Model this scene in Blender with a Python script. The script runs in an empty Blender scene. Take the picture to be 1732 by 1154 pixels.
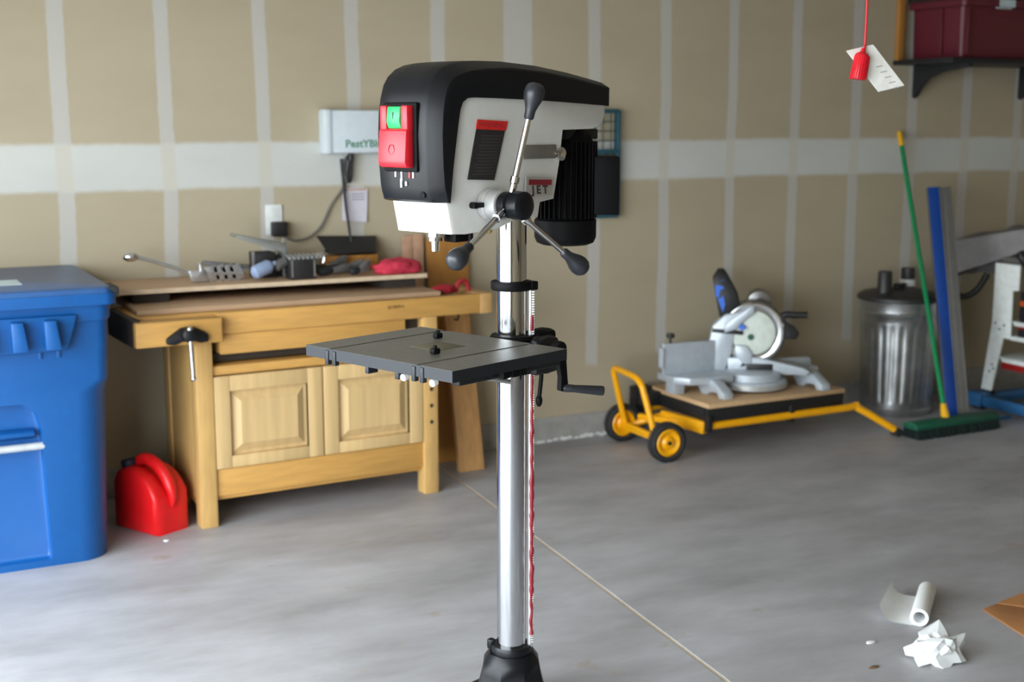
import bpy, bmesh, math, random
from mathutils import Vector, Matrix, noise
random.seed(7)
C = bpy.context.scene.collection
PI = math.pi
R = math.radians

# ------------------------------------------------------------------ camera, sky, exposure
sc = bpy.context.scene
cd = bpy.data.cameras.new('camera'); cam = bpy.data.objects.new('camera', cd); C.objects.link(cam)
cam.location = (0, -5.427, 1.5487)
cam.rotation_euler = (PI/2 - .16707, 0, -.477)
cd.sensor_width = 36; cd.lens = 2197.75/1732*36
cd.clip_start = .05; cd.clip_end = 200
cd.dof.use_dof = True; cd.dof.focus_distance = 2.95; cd.dof.aperture_fstop = 3.6
sc.camera = cam
w = bpy.data.worlds.new('overcast_sky'); sc.world = w; w.use_nodes = True
bg = w.node_tree.nodes['Background']
bg.inputs[0].default_value = (.86, .94, 1, 1); bg.inputs[1].default_value = 13.2
# the open garage door on the left lets in the daylight; the portal only guides sampling of the sky
pl = bpy.data.lights.new('door_daylight', 'AREA'); pl.shape = 'RECTANGLE'; pl.size = 2.2; pl.size_y = 5.0
pl.cycles.is_portal = True
po = bpy.data.objects.new('door_daylight', pl); C.objects.link(po)
po.location = (-.93, -3.45, 1.08); po.rotation_euler = (0, -PI/2, 0)
vs = sc.view_settings
vs.view_transform = 'Standard'; vs.look = 'None'; vs.gamma = 1; vs.exposure = 0; vs.use_curve_mapping = False

# ------------------------------------------------------------------ materials
def lin(c):
    c = [x/255 for x in c]
    return tuple(x/12.92 if x <= .04045 else ((x+.055)/1.055)**2.4 for x in c) + (1,)
def nn(nt, t, **kw):
    n = nt.nodes.new(t)
    for k, v in kw.items():
        if k in n.inputs.keys() if isinstance(k, str) else False: n.inputs[k].default_value = v
        else: setattr(n, k, v)
    return n
def mat(name, col, rough=.5, metal=0, var=.08, scale=30, bump=0, grain=None, coat=0, spec=.5):
    m = bpy.data.materials.new(name); m.use_nodes = True; nt = m.node_tree
    b = nt.nodes['Principled BSDF']; L = nt.links
    b.inputs['Roughness'].default_value = rough; b.inputs['Metallic'].default_value = metal
    b.inputs['Coat Weight'].default_value = coat; b.inputs['Specular IOR Level'].default_value = spec
    c = lin(col)
    tc = nn(nt, 'ShaderNodeTexCoord'); mp = nn(nt, 'ShaderNodeMapping')
    L.new(tc.outputs['Object'], mp.inputs[0])
    mp.inputs['Scale'].default_value = grain if grain else (1, 1, 1)
    nz = nn(nt, 'ShaderNodeTexNoise'); nz.inputs['Scale'].default_value = scale; nz.inputs['Detail'].default_value = 4
    L.new(mp.outputs[0], nz.inputs['Vector'])
    rp = nn(nt, 'ShaderNodeValToRGB')
    lo = tuple(x*(1-var) for x in c[:3])+(1,); hi = tuple(min(1, x*(1+var)) for x in c[:3])+(1,)
    rp.color_ramp.elements[0].color = lo; rp.color_ramp.elements[0].position = .3
    rp.color_ramp.elements[1].color = hi; rp.color_ramp.elements[1].position = .7
    L.new(nz.outputs[0], rp.inputs[0]); L.new(rp.outputs[0], b.inputs['Base Color'])
    if bump:
        bp = nn(nt, 'ShaderNodeBump'); bp.inputs['Strength'].default_value = bump; bp.inputs['Distance'].default_value = .002
        L.new(nz.outputs[0], bp.inputs['Height']); L.new(bp.outputs[0], b.inputs['Normal'])
    return m
M = {}
def D(k, *a, **kw): M[k] = mat(k, *a, **kw)
D('black_plastic', (13, 15, 19), .38, var=.06, spec=.27); D('dark_iron', (18, 19, 22), .5, var=.1, spec=.35)
D('motor_black', (8, 8, 9), .6, spec=.15); D('rubber', (40, 40, 41), .8)
D('knob_black', (36, 38, 43), .38)
D('grey_enamel', (206, 206, 202), .38, var=.03); D('switch_red', (214, 30, 44), .4, var=.03); D('switch_green', (20, 170, 90), .4, var=.03)
D('label_black', (30, 29, 30), .5); D('label_red', (200, 30, 25), .5); D('label_grey', (62, 60, 60), .6); D('plate_silver', (190, 190, 188), .4, .5)
D('logo_maroon', (130, 28, 40), .5); D('logo_dark', (60, 52, 54), .5); D('print_white', (220, 222, 224), .6)
D('ground_steel', (196, 198, 201), .11, 1, var=.02); D('chrome', (225, 226, 228), .12, 1, var=.02)
D('cast_top', (126, 123, 116), .46, .7, var=.08, scale=60); D('cast_side', (22, 26, 32), .5, spec=.4)
D('cast_aluminium', (188, 196, 204), .42, .25, var=.05); D('dull_steel', (130, 128, 124), .45, .6)
D('insert_olive', (92, 84, 62), .7); D('grease', (128, 14, 30), .35, var=.25, scale=200); D('rack_steel', (214, 214, 212), .3, .6)
D('brass', (190, 160, 90), .35, .8)
D('beech', (198, 150, 80), .5, var=.1, scale=7, grain=(1, 9, 9)); D('beech_vertical', (200, 160, 98), .5, var=.1, scale=7, grain=(9, 9, 1))
D('beech_pale', (206, 174, 122), .5, var=.1, scale=5, grain=(8, 8, .5)); D('beech_end', (186, 146, 92), .6)
D('brown_print', (84, 54, 26), .6)
D('board_face', (176, 146, 116), .6, var=.1, scale=4, grain=(1, 5, 5)); D('board_edge', (208, 186, 158), .7, var=.1)
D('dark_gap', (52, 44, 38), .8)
D('pine', (200, 152, 96), .55, var=.16, scale=6, grain=(8, 8, .6)); D('ply_amber', (170, 118, 54), .55, var=.12, scale=5, grain=(6, 6, 1))
D('pinkish_wood', (190, 150, 122), .6, var=.1)
D('bin_blue', (6, 78, 142), .42, var=.04); D('lid_blue', (44, 84, 136), .35, var=.06); D('galv_bar', (200, 204, 206), .4, .5)
D('sticker', (196, 214, 220), .5)
D('can_red', (222, 22, 26), .38, var=.05); D('cap_dark', (28, 34, 52), .5)
D('yellow_paint', (240, 168, 10), .35, var=.05); D('frame_black', (26, 26, 27), .5)
D('mdf', (196, 162, 122), .65, var=.06)
D('disc_white', (206, 214, 204), .45); D('logo_blue', (52, 108, 214), .5)
D('guard_smoke', (120, 118, 116), .3, .7)
D('galvanised', (178, 180, 180), .3, .92, var=.18, scale=14); D('lid_black', (40, 38, 38), .5)
D('green_paint', (10, 128, 76), .35); D('green_plastic', (18, 84, 62), .5); D('bristle', (14, 34, 30), .8); D('yellow_plastic', (232, 176, 30), .45)
D('rail_blue', (12, 62, 140), .35); D('rail_grey', (112, 110, 108), .4, .4)
D('cloth_grey', (134, 130, 130), .9, var=.1, scale=20, bump=.3); D('stand_white', (228, 232, 228), .45); D('base_blue', (44, 100, 150), .45)
D('tool_red', (150, 24, 22), .5); D('tool_orange', (200, 80, 28), .5); D('tool_dark', (28, 30, 36), .6)
D('tote_maroon', (92, 27, 40), .45, var=.06); D('shelf_black', (26, 27, 30), .5)
D('pull_red', (214, 22, 40), .4); D('tag_white', (236, 236, 230), .5); D('tag_print', (170, 172, 172), .6)
D('paper_white', (238, 240, 240), .7, var=.03); D('tissue', (212, 214, 214), .75, var=.03); D('paper_note', (206, 202, 212), .7, var=.04); D('cardboard', (176, 122, 74), .7, var=.12, scale=8)
D('box_white', (204, 214, 220), .4, var=.03); D('box_green', (92, 140, 118), .5); D('teal', (44, 84, 98), .5); D('teal_dark', (60, 74, 72), .6)
D('outlet_white', (224, 228, 226), .4); D('plug_black', (34, 33, 34), .5); D('cord_grey', (112, 108, 100), .6)
D('rag_red', (186, 44, 66), .85, var=.15, scale=40, bump=.3); D('strap_red', (150, 20, 34), .7); D('bottle_blue', (146, 164, 196), .35)
D('tool_grey', (110, 110, 110), .45, .5); D('silver', (200, 202, 206), .28, .85); D('plate_grey', (150, 152, 148), .4, .6)
D('curb_concrete', (158, 156, 152), .85, var=.12, scale=18, bump=.5); D('ceiling_paint', (186, 178, 162), .8); D('side_wall', (160, 146, 120), .85)
D('driveway', (186, 184, 180), .9); D('leaf_brown', (120, 92, 64), .8); D('groove_tan', (206, 190, 166), .9); D('efflorescence', (214, 214, 212), .9)

def wall_material():
    m = bpy.data.materials.new('taped_drywall'); m.use_nodes = True; nt = m.node_tree; L = nt.links
    b = nt.nodes['Principled BSDF']; b.inputs['Roughness'].default_value = .85; b.inputs['Specular IOR Level'].default_value = .25
    tc = nn(nt, 'ShaderNodeTexCoord'); sp = nn(nt, 'ShaderNodeSeparateXYZ'); L.new(tc.outputs['Object'], sp.inputs[0])
    def mth(op, a, b2=None, c=None):
        n = nn(nt, 'ShaderNodeMath', operation=op)
        for i, v in enumerate((a, b2, c)):
            if v is None: continue
            if isinstance(v, (int, float)): n.inputs[i].default_value = v
            else: L.new(v, n.inputs[i])
        return n.outputs[0]
    def nz(scale, det=3, vec=None, sx=(1, 1, 1), off=0):
        mp = nn(nt, 'ShaderNodeMapping'); mp.inputs['Scale'].default_value = sx; mp.inputs['Location'].default_value = (off, off, off)
        L.new(tc.outputs['Object'], mp.inputs[0])
        n = nn(nt, 'ShaderNodeTexNoise'); n.inputs['Scale'].default_value = scale; n.inputs['Detail'].default_value = det
        L.new(mp.outputs[0], n.inputs['Vector']); return mth('SUBTRACT', n.outputs[0], .5)
    X, Z = sp.outputs[0], sp.outputs[2]
    fine = nz(26, 3)
    wob = nz(1.3, 2, sx=(.6, 1, 1))
    sx = mth('ADD', mth('DIVIDE', mth('SUBTRACT', X, .8094), .4064), mth('MULTIPLY', wob, .10))
    sx = mth('ADD', sx, mth('MULTIPLY', fine, .03))
    cell = mth('ROUND', sx)
    d = mth('MULTIPLY', mth('ABSOLUTE', mth('SUBTRACT', sx, cell)), .4064)
    # butt joint at the sixth stud is wider above the seam
    wide = mth('MULTIPLY', mth('COMPARE', cell, 5.0, .1), mth('MULTIPLY', mth('GREATER_THAN', Z, 1.45), .038))
    wvar = mth('MULTIPLY', mth('SINE', mth('MULTIPLY', cell, 5.3)), .004)
    hw = mth('ADD', mth('ADD', .032, wvar), wide)
    sm = nn(nt, 'ShaderNodeMapRange', interpolation_type='SMOOTHSTEP'); L.new(mth('SUBTRACT', d, hw), sm.inputs[0])
    sm.inputs[1].default_value = -.006; sm.inputs[2].default_value = .006; sm.inputs[3].default_value = 1; sm.inputs[4].default_value = 0
    stop = nn(nt, 'ShaderNodeMapRange', interpolation_type='SMOOTHSTEP'); L.new(mth('ADD', Z, mth('MULTIPLY', nz(1.7, 1, sx=(1, 1, .1)), .3)), stop.inputs[0])
    stop.inputs[1].default_value = .36; stop.inputs[2].default_value = .40
    strip = mth('MULTIPLY', sm.outputs[0], stop.outputs[0])
    up = mth('ADD', mth('SUBTRACT', Z, 1.366), mth('MULTIPLY', nz(2.3, 3, sx=(1, 1, .2), off=3.1), .035))
    bd = mth('SUBTRACT', mth('ABSOLUTE', up), mth('ADD', .094, mth('MULTIPLY', fine, .012)))
    bs = nn(nt, 'ShaderNodeMapRange', interpolation_type='SMOOTHSTEP'); L.new(bd, bs.inputs[0])
    bs.inputs[1].default_value = -.012; bs.inputs[2].default_value = .012; bs.inputs[3].default_value = 1; bs.inputs[4].default_value = 0
    band = bs.outputs[0]
    # wider feathered pass under the seam, thin
    mot = nn(nt, 'ShaderNodeMapRange'); L.new(nz(3.1, 4, sx=(.7, 1, 2.2), off=7), mot.inputs[0]); mot.inputs[1].default_value = -.3; mot.inputs[2].default_value = .3
    def mix(f, a, b2):
        n = nn(nt, 'ShaderNodeMix', data_type='RGBA')
        if isinstance(f, float): n.inputs[0].default_value = f
        else: L.new(f, n.inputs[0])
        for i, v in ((6, a), (7, b2)):
            if isinstance(v, tuple): n.inputs[i].default_value = v
            else: L.new(v, n.inputs[i])
        return n.outputs[2]
    paper = mix(mot.outputs[0], lin((174, 162, 138)), lin((182, 170, 146)))
    mud = lin((190, 188, 182)); seam = mix(mot.outputs[0], lin((198, 200, 196)), lin((206, 208, 204))); tape = lin((198, 190, 172))
    col = mix(mth('MULTIPLY', strip, .88), paper, mud)
    col = mix(mth('MULTIPLY', band, .92), col, seam)
    col = mix(mth('MULTIPLY', mth('MULTIPLY', band, strip), .55), col, tape)
    L.new(col, b.inputs['Base Color'])
    bp = nn(nt, 'ShaderNodeBump'); bp.inputs['Strength'].default_value = .06; bp.inputs['Distance'].default_value = .002
    L.new(mth('ADD', mth('MULTIPLY', fine, .4), mth('MAXIMUM', strip, band)), bp.inputs['Height']); L.new(bp.outputs[0], b.inputs['Normal'])
    return m
def floor_material():
    m = bpy.data.materials.new('smooth_concrete'); m.use_nodes = True; nt = m.node_tree; L = nt.links
    b = nt.nodes['Principled BSDF']
    tc = nn(nt, 'ShaderNodeTexCoord')
    def nz(scale, det, sx):
        mp = nn(nt, 'ShaderNodeMapping'); mp.inputs['Scale'].default_value = sx; mp.inputs['Rotation'].default_value = (0, 0, .35)
        L.new(tc.outputs['Object'], mp.inputs[0])
        n = nn(nt, 'ShaderNodeTexNoise'); n.inputs['Scale'].default_value = scale; n.inputs['Detail'].default_value = det; n.inputs['Roughness'].default_value = .6
        L.new(mp.outputs[0], n.inputs['Vector']); return n.outputs[0]
    def ramp(f, p0, c0, p1, c1):
        r = nn(nt, 'ShaderNodeValToRGB'); e = r.color_ramp.elements
        e[0].position = p0; e[0].color = c0; e[1].position = p1; e[1].color = c1; L.new(f, r.inputs[0]); return r.outputs[0]
    a = ramp(nz(1.6, 6, (1, 2.2, 1)), .3, lin((150, 149, 151)), .68, lin((183, 183, 188)))
    t = ramp(nz(7, 5, (1, 3, 1)), .35, (.86, .86, .86, 1), .7, (1.0, 1.0, 1.0, 1))
    mx = nn(nt, 'ShaderNodeMix', data_type='RGBA', blend_type='MULTIPLY'); mx.inputs[0].default_value = .55
    L.new(a, mx.inputs[6]); L.new(t, mx.inputs[7])
    s = ramp(nz(4.2, 4, (1, 1.5, 1)), .64, (0, 0, 0, 1), .72, (.8, .8, .8, 1))
    m2 = nn(nt, 'ShaderNodeMix', data_type='RGBA'); L.new(s, m2.inputs[0]); L.new(mx.outputs[2], m2.inputs[6]); m2.inputs[7].default_value = lin((158, 146, 136))
    L.new(m2.outputs[2], b.inputs['Base Color'])
    rr = ramp(nz(3, 4, (1, 1.6, 1)), .3, (.42, .42, .42, 1), .7, (.62, .62, .62, 1)); L.new(rr, b.inputs['Roughness'])
    bp = nn(nt, 'ShaderNodeBump'); bp.inputs['Strength'].default_value = .08; bp.inputs['Distance'].default_value = .003
    L.new(nz(5, 6, (1, 1, 1)), bp.inputs['Height']); L.new(bp.outputs[0], b.inputs['Normal'])
    return m
M['drywall'] = wall_material(); M['concrete'] = floor_material()

# ------------------------------------------------------------------ mesh helpers
def frame(p0, p1, up=None):
    z = (Vector(p1)-Vector(p0)).normalized()
    u = Vector(up) if up else (Vector((0, 0, 1)) if abs(z.z) < .95 else Vector((1, 0, 0)))
    x = u.cross(z).normalized(); y = z.cross(x)
    return x, y, z
class MB:
    def __init__(s): s.b = bmesh.new()
    def merge(s, t, mtx=None, bev=0, seg=2, ang=30):
        if bev:
            bmesh.ops.recalc_face_normals(t, faces=t.faces)
            es = [e for e in t.edges if len(e.link_faces) == 2 and e.calc_face_angle(0) > R(ang)]
            bmesh.ops.bevel(t, geom=es, offset=bev, segments=seg, affect='EDGES', clamp_overlap=True, profile=.5)
        if mtx: bmesh.ops.transform(t, matrix=mtx, verts=t.verts)
        me = bpy.data.meshes.new('tmp'); t.to_mesh(me); t.free(); s.b.from_mesh(me); bpy.data.meshes.remove(me); return s
    def box(s, lo, hi, bev=0, mtx=None, seg=2, taper=None):
        t = bmesh.new(); vs = []
        for i in range(8):
            v = [(lo, hi)[(i >> k) & 1][k] for k in range(3)]
            if taper and v[2] == hi[2]:
                cx, cy = (lo[0]+hi[0])/2, (lo[1]+hi[1])/2
                v[0] = cx+(v[0]-cx)*taper; v[1] = cy+(v[1]-cy)*taper
            vs.append(t.verts.new(v))
        for f in ((0, 2, 3, 1), (4, 5, 7, 6), (0, 1, 5, 4), (2, 6, 7, 3), (0, 4, 6, 2), (1, 3, 7, 5)): t.faces.new([vs[i] for i in f])
        return s.merge(t, mtx, bev, seg)
    def beam(s, p0, p1, wd, dp, bev=0, up=None):
        x, y, z = frame(p0, p1, up); L = (Vector(p1)-Vector(p0)).length
        m = Matrix((x, y, z)).transposed().to_4x4(); m.translation = Vector(p0)
        return s.box((-wd/2, -dp/2, 0), (wd/2, dp/2, L), bev, m)
    def loft(s, rings, cap=True, closed=True, bev=0, mtx=None, seg=2):
        t = bmesh.new(); rv = [[t.verts.new(v) for v in r] for r in rings]
        n = len(rings[0])
        for a, b in zip(rv, rv[1:]):
            for i in range(n if closed else n-1):
                j = (i+1) % n
                t.faces.new((a[i], a[j], b[j], b[i]))
        if cap:
            t.faces.new(list(reversed(rv[0]))); t.faces.new(rv[-1])
        bmesh.ops.recalc_face_normals(t, faces=t.faces)
        return s.merge(t, mtx, bev, seg)
    def prism(s, poly, axis, h0, h1, bev=0, mtx=None, seg=2):
        def P(q, h):
            return {'x': (h, q[0], q[1]), 'y': (q[0], h, q[1]), 'z': (q[0], q[1], h)}[axis]
        return s.loft([[P(q, h0) for q in poly], [P(q, h1) for q in poly]], bev=bev, mtx=mtx, seg=seg)
    def cyl(s, p0, p1, r0, r1=None, n=24, bev=0):
        r1 = r0 if r1 is None else r1
        return s.lathe([(r0, 0), (r1, (Vector(p1)-Vector(p0)).length)], p0, p1, n, bev=bev)
    def lathe(s, prof, p0, p1, n=28, cap=True, bev=0):
        x, y, z = frame(p0, p1); p0 = Vector(p0)
        rings = [[p0+x*(r*math.cos(2*PI*i/n))+y*(r*math.sin(2*PI*i/n))+z*h for i in range(n)] for r, h in prof]
        return s.loft(rings, cap, bev=bev)
    def tube(s, pts, r, n=10, closed=False, sub=0, prof=None):
        pts = [Vector(p) for p in pts]
        if sub:
            out = []
            N = len(pts)
            for i in range(N if closed else N-1):
                if closed: a, b, c, d = pts[i-1], pts[i], pts[(i+1) % N], pts[(i+2) % N]
                else: a, b, c, d = pts[max(i-1, 0)], pts[i], pts[i+1], pts[min(i+2, N-1)]
                for k in range(sub):
                    t = k/sub
                    out.append(.5*((2*b)+(c-a)*t+(2*a-5*b+4*c-d)*t*t+(3*b-a-3*c+d)*t**3))
            if not closed: out.append(pts[-1])
            pts = out
        N = len(pts); rings = []; prev = None
        for i, p in enumerate(pts):
            if closed: tn = pts[(i+1) % N]-pts[i-1]
            else: tn = pts[min(i+1, N-1)]-pts[max(i-1, 0)]
            tn.normalize()
            if prev is None: x = frame((0, 0, 0), tn)[0]
            else: x = (prev-tn*prev.dot(tn)).normalized()
            prev = x; y = tn.cross(x); rr = r(i/(N-1)) if callable(r) else r
            rings.append([p+x*(rr*math.cos(2*PI*k/n))+y*(rr*math.sin(2*PI*k/n)) for k in range(n)])
        if closed: rings.append(rings[0])
        return s.loft(rings, cap=not closed)
    def ball(s, c, r, sc=(1, 1, 1), sub=2):
        t = bmesh.new(); bmesh.ops.create_icosphere(t, subdivisions=sub, radius=r)
        return s.merge(t, Matrix.Translation(c) @ Matrix.Diagonal((*sc, 1)))
    def poly(s, pts):
        t = bmesh.new(); t.faces.new([t.verts.new(p) for p in pts]); return s.merge(t)
def tag(o, label=None, cat=None, group=None, kind=None):
    if label: o['label'] = label
    if cat: o['category'] = cat
    if group: o['group'] = group
    if kind: o['kind'] = kind
    return o
def link(name, data, parent=None, loc=None, rotz=0, rot=None):
    o = bpy.data.objects.new(name, data); C.objects.link(o)
    if parent: o.parent = parent
    if loc: o.location = loc
    o.rotation_euler = rot if rot else (0, 0, rotz)
    return o
def obj(name, mb, m, parent=None, loc=None, rotz=0, smooth=38, rot=None):
    me = bpy.data.meshes.new(name); bmesh.ops.remove_doubles(mb.b, verts=mb.b.verts, dist=1e-6)
    bmesh.ops.recalc_face_normals(mb.b, faces=mb.b.faces)
    mb.b.to_mesh(me); mb.b.free(); me.materials.append(M[m])
    me.shade_smooth(); me.set_sharp_from_angle(angle=R(smooth))
    return link(name, me, parent, loc, rotz, rot)
def part(name, m, parent, mb, **kw): return obj(name, mb, m, parent, **kw)
def thing(name, label, cat, loc=(0, 0, 0), rotz=0, group=None):
    return tag(link(name, None, None, loc, rotz), label, cat, group)
def text(name, s, size, m, parent, origin, xdir, ydir, ext=.0004, sx=1, bold=0):
    cu = bpy.data.curves.new('tmp', 'FONT'); cu.body = s; cu.size = size; cu.extrude = ext; cu.offset = bold; cu.align_x = 'CENTER'; cu.align_y = 'CENTER'; cu.resolution_u = 2
    o = bpy.data.objects.new('tmp', cu); C.objects.link(o); bpy.context.view_layer.update()
    me = bpy.data.meshes.new_from_object(o.evaluated_get(bpy.context.evaluated_depsgraph_get()))
    bpy.data.objects.remove(o); bpy.data.curves.remove(cu)
    x = Vector(xdir).normalized(); y = Vector(ydir).normalized(); z = x.cross(y)
    mt = Matrix((x*sx, y, z)).transposed().to_4x4(); mt.translation = Vector(origin); me.transform(mt)
    me.materials.append(M[m]); me.name = name
    return link(name, me, parent)
def rrect(x0, x1, y0, y1, r, n=5):
    rs = r if isinstance(r, (tuple, list)) else (r,)*4   # corners: x1y1, x0y1, x0y0, x1y0
    out = []
    for k, (cx, cy, sxx, syy) in enumerate(((x1, y1, -1, -1), (x0, y1, 1, -1), (x0, y0, 1, 1), (x1, y0, -1, 1))):
        for i in range(n+1):
            a = k*PI/2+PI/2*i/n
            out.append((cx+sxx*rs[k]+rs[k]*math.cos(a), cy+syy*rs[k]+rs[k]*math.sin(a)))
    return out

# ------------------------------------------------------------------ the garage shell
XL, XR, YB, H = -.9, 7.2, -7.3, 2.75
mb = MB(); mb.box((XL-.15, YB, -.12), (XR, .02, -.0035)); flo = tag(obj('floor', mb, 'groove_tan'), kind='structure')
# two slabs parted by a saw-cut joint running from the bench towards the front of the picture
def jx(y): return 2.333+(y+.338)*.094
g = .007
for poly in ([(XL-.15, YB), (jx(YB)-g, YB), (jx(.02)-g, .02), (XL-.15, .02)], [(jx(YB)+g, YB), (XR, YB), (XR, .02), (jx(.02)+g, .02)]):
    part('slab', 'concrete', flo, MB().prism(poly, 'z', -.0034, 0, bev=.001, seg=1))
mb = MB(); mb.box((XL-.15, 0, .125), (XR, .12, H)); tag(obj('wall_back', mb, 'drywall'), kind='structure')
mb = MB(); mb.box((XL-.15, -.006, -.006), (XR, .12, .125), .004); bb = tag(obj('baseboard_back', mb, 'curb_concrete'), kind='structure')
# mineral crust along the foot of the curb
mb = MB()
for k in range(16):
    x = 2.92+k*.03+random.uniform(-.01, .01)
    if 2.9 < x < 3.4: mb.ball((x, -.004-random.random()*.006, .006+random.random()*.01), .012+random.random()*.008, (1.3, .4, .6), 1)
cr = part('mineral_crust', 'efflorescence', bb, mb); cr['kind'] = 'stuff'
mb = MB(); mb.box((XR, YB-.1, -.006), (XR+.1, .12, H)); tag(obj('wall_right', mb, 'side_wall'), kind='structure')
mb = MB(); mb.box((XL-.15, YB-.1, -.006), (XR, YB, H)); tag(obj('wall_front', mb, 'side_wall'), kind='structure')
mb = MB(); mb.box((XL-.15, YB-.1, H), (XR+.1, .12, H+.1)); tag(obj('ceiling', mb, 'ceiling_paint'), kind='structure')
mb = MB(); mb.box((XL-.15, YB, 0), (XL, -5.92, H)); mb.box((XL-.15, -1.0, 0), (XL, 0, H)); mb.box((XL-.15, -5.92, 2.16), (XL, -1.0, H))
tag(obj('wall_left', mb, 'side_wall'), kind='structure')
mb = MB(); mb.box((-16, -20, -.14), (XL-.15, 14, -.02)); tag(obj('driveway', mb, 'driveway'), kind='structure')

# ------------------------------------------------------------------ drill press
PO = (1.474, -2.572, 0)
dp = thing('drill_press', 'tall floor drill press with black belt cover, grey head and bright steel column', 'drill press', PO, R(200))
base = part('base_plate', 'dark_iron', dp, MB().prism(rrect(-.17, .42, -.19, .19, .04), 'z', 0, .03, bev=.006))
def octr(r, z, k=.42): return [(r*x, r*y, z) for x, y in ((1, -k), (1, k), (k, 1), (-k, 1), (-1, k), (-1, -k), (-k, -1), (k, -1))]
mb = MB().loft([octr(.105, .028), octr(.092, .06), octr(.0745, .135), octr(.0705, .165), octr(.056, .187)])
mb.lathe([(.052, .184), (.0535, .2), (.05, .207), (.04, .207)], (0, 0, 0), (0, 0, 1)); sock = part('column_socket', 'black_plastic', dp, mb)
part('lug', 'black_plastic', sock, MB().box((.022, -.052, .19), (.04, -.036, .217), .004))
part('column', 'ground_steel', dp, MB().cyl((0, 0, .19), (0, 0, 1.345), .0375, n=48))
ra, rb = -.0285, .0385
mb = MB().cyl((ra, rb, .2), (ra, rb, 1.145), .0068, n=14)
dx, dy = ra/.048, rb/.048
for k in range(150):
    z = .215+k*.0062
    mb.box((-.0028, -.0055, -.0016), (.0028, .0055, .0016), mtx=Matrix.Translation((ra+dx*.0068, rb+dy*.0068, z)) @ Matrix.Rotation(math.atan2(dy, dx), 4, 'Z'))
rack = part('gear_rack', 'rack_steel', dp, mb)
mb = MB()
def greaser(z0, z1):
    n = int((z1-z0)/.008); pts = []
    for i in range(n+1):
        z = z0+(z1-z0)*i/n
        q = .0075+.0025*noise.noise((z*22, 3.3, 0)); e = .003*noise.noise((z*35, 9, 0))
        pts.append((ra+.0004-e*.5, rb+.0052+e*.5, z))
    mb.tube(pts, lambda t: .0056+.0026*noise.noise((t*40, z0*7, 2)), 8)
greaser(.235, .965); greaser(1.035, 1.075); part('grease', 'grease', rack, mb)
mb = MB().lathe([(.0385, 0), (.05, 0), (.052, .004), (.052, .018), (.05, .022), (.0385, .022)], (0, 0, 1.137), (0, 0, 2))
mb.box((ra-.013, rb-.012, 1.137), (ra+.01, rb+.015, 1.159), .003)
part('rack_collar', 'motor_black', dp, mb)
# table bracket, crank and table
mb = MB().lathe([(.0385, 0), (.06, 0), (.063, .006), (.063, .05), (.058, .074), (.0385, .08)], (0, 0, .93), (0, 0, 2))
mb.prism([(.03, .935), (.03, .995), (.24, .995), (.3, .99), (.3, .965), (.15, .95)], 'y', -.035, .035, .006)
mb.lathe([(.02, 0), (.075, .02), (.095, .045), (.095, .05)], (.257, 0, .948), (.257, 0, 2))
mb.lathe([(.03, 0), (.044, .006), (.046, .05), (.03, .056)], (-.04, .035, .975), (-.04, .1, .975))
mb.box((-.095, .02, .925), (.0, .085, 1.02), .018); mb.box((.02, .02, .945), (.12, .09, .998), .014); mb.lathe([(.05, 0), (.072, .01), (.074, .04), (.066, .06)], (0, 0, .938), (0, 0, 2)); mb.box((.06, -.17, .985), (.4, -.15, 1.01), .004); mb.box((.06, .19, .98), (.4, .215, 1.01), .004)
mb.lathe([(.022, 0), (.026, .004), (.026, .03), (.016, .036)], (.12, .03, .965), (.12, .085, .955))
br = part('table_bracket', 'dark_iron', dp, mb)
part('bracket_cap', 'motor_black', dp, MB().lathe([(.0385, 0), (.058, 0), (.06, .006), (.054, .014), (.0385, .014)], (-.003, .002, 1.01), (-.003, .002, 2)).box((-.115, .0, 1.0), (-.04, .055, 1.032), .014))
mb = MB().cyl((-.04, .06, .975), (-.03, .125, 1.0), .012, n=14)
mb.lathe([(.016, 0), (.018, .004), (.018, .022), (.014, .026)], (-.032, .118, 1.0), (-.027, .145, 1.0), 18)
mb.prism([(-.047, 1.006), (-.028, 1.02), (-.010, 1.006), (-.014, .985), (-.028, .93), (-.026, .895), (-.045, .889), (-.056, .9), (-.052, .93), (-.046, .985)], 'y', .127, .142, .003)
crank = part('crank', 'motor_black', dp, mb)
ch = Vector((-.039, .135, .9)); ce = ch+Vector((-.085, .062, -.012))
part('crank_handle', 'knob_black', crank, MB().lathe([(.0075, 0), (.0105, .006), (.0095, .03), (.0125, .1), (.0115, .106), (.006, .108)], ch, ce, 18))
mb = MB().cyl((-.045, .045, .955), (-.045, .066, .955), .012, n=14)
mb.tube([(-.045, .06, .955), (-.048, .058, .92), (-.043, .055, .86)], .0055, 8, sub=4); mb.ball((-.043, .055, .855), .009, (1, 1, 1.8))
part('lock_lever', 'motor_black', dp, mb)
mb = MB().cyl((.2, .04, .955), (.2, .09, .955), .011, n=14); mb.tube([(.2, .08, .955), (.18, .1, .95), (.14, .125, .94)], .006, 8, sub=3)
part('tilt_lever', 'dull_steel', dp, mb)
T0, T1, TB, TZ = .077, .453, .247, 1.026
mb = MB()
cuts = [-TB, -.163, -.149, .133, .147, TB]
for i in (0, 2, 4):   # three ground strips, parted by the two tee slots
    mb.box((T0, cuts[i], TZ-.009), (T1, cuts[i+1], TZ), .0004, seg=1)
mb.box((T0+.002, -TB+.002, TZ-.018), (T1-.002, TB-.002, TZ-.0016)); tt = part('table', 'cast_top', dp, mb)
mb = MB(); mb.box((T1-.006, -TB, TZ-.026), (T1+.0003, TB, TZ-.0005)); mb.box((T0, -TB, TZ-.026), (T0+.006, TB, TZ-.003), .002)
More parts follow.
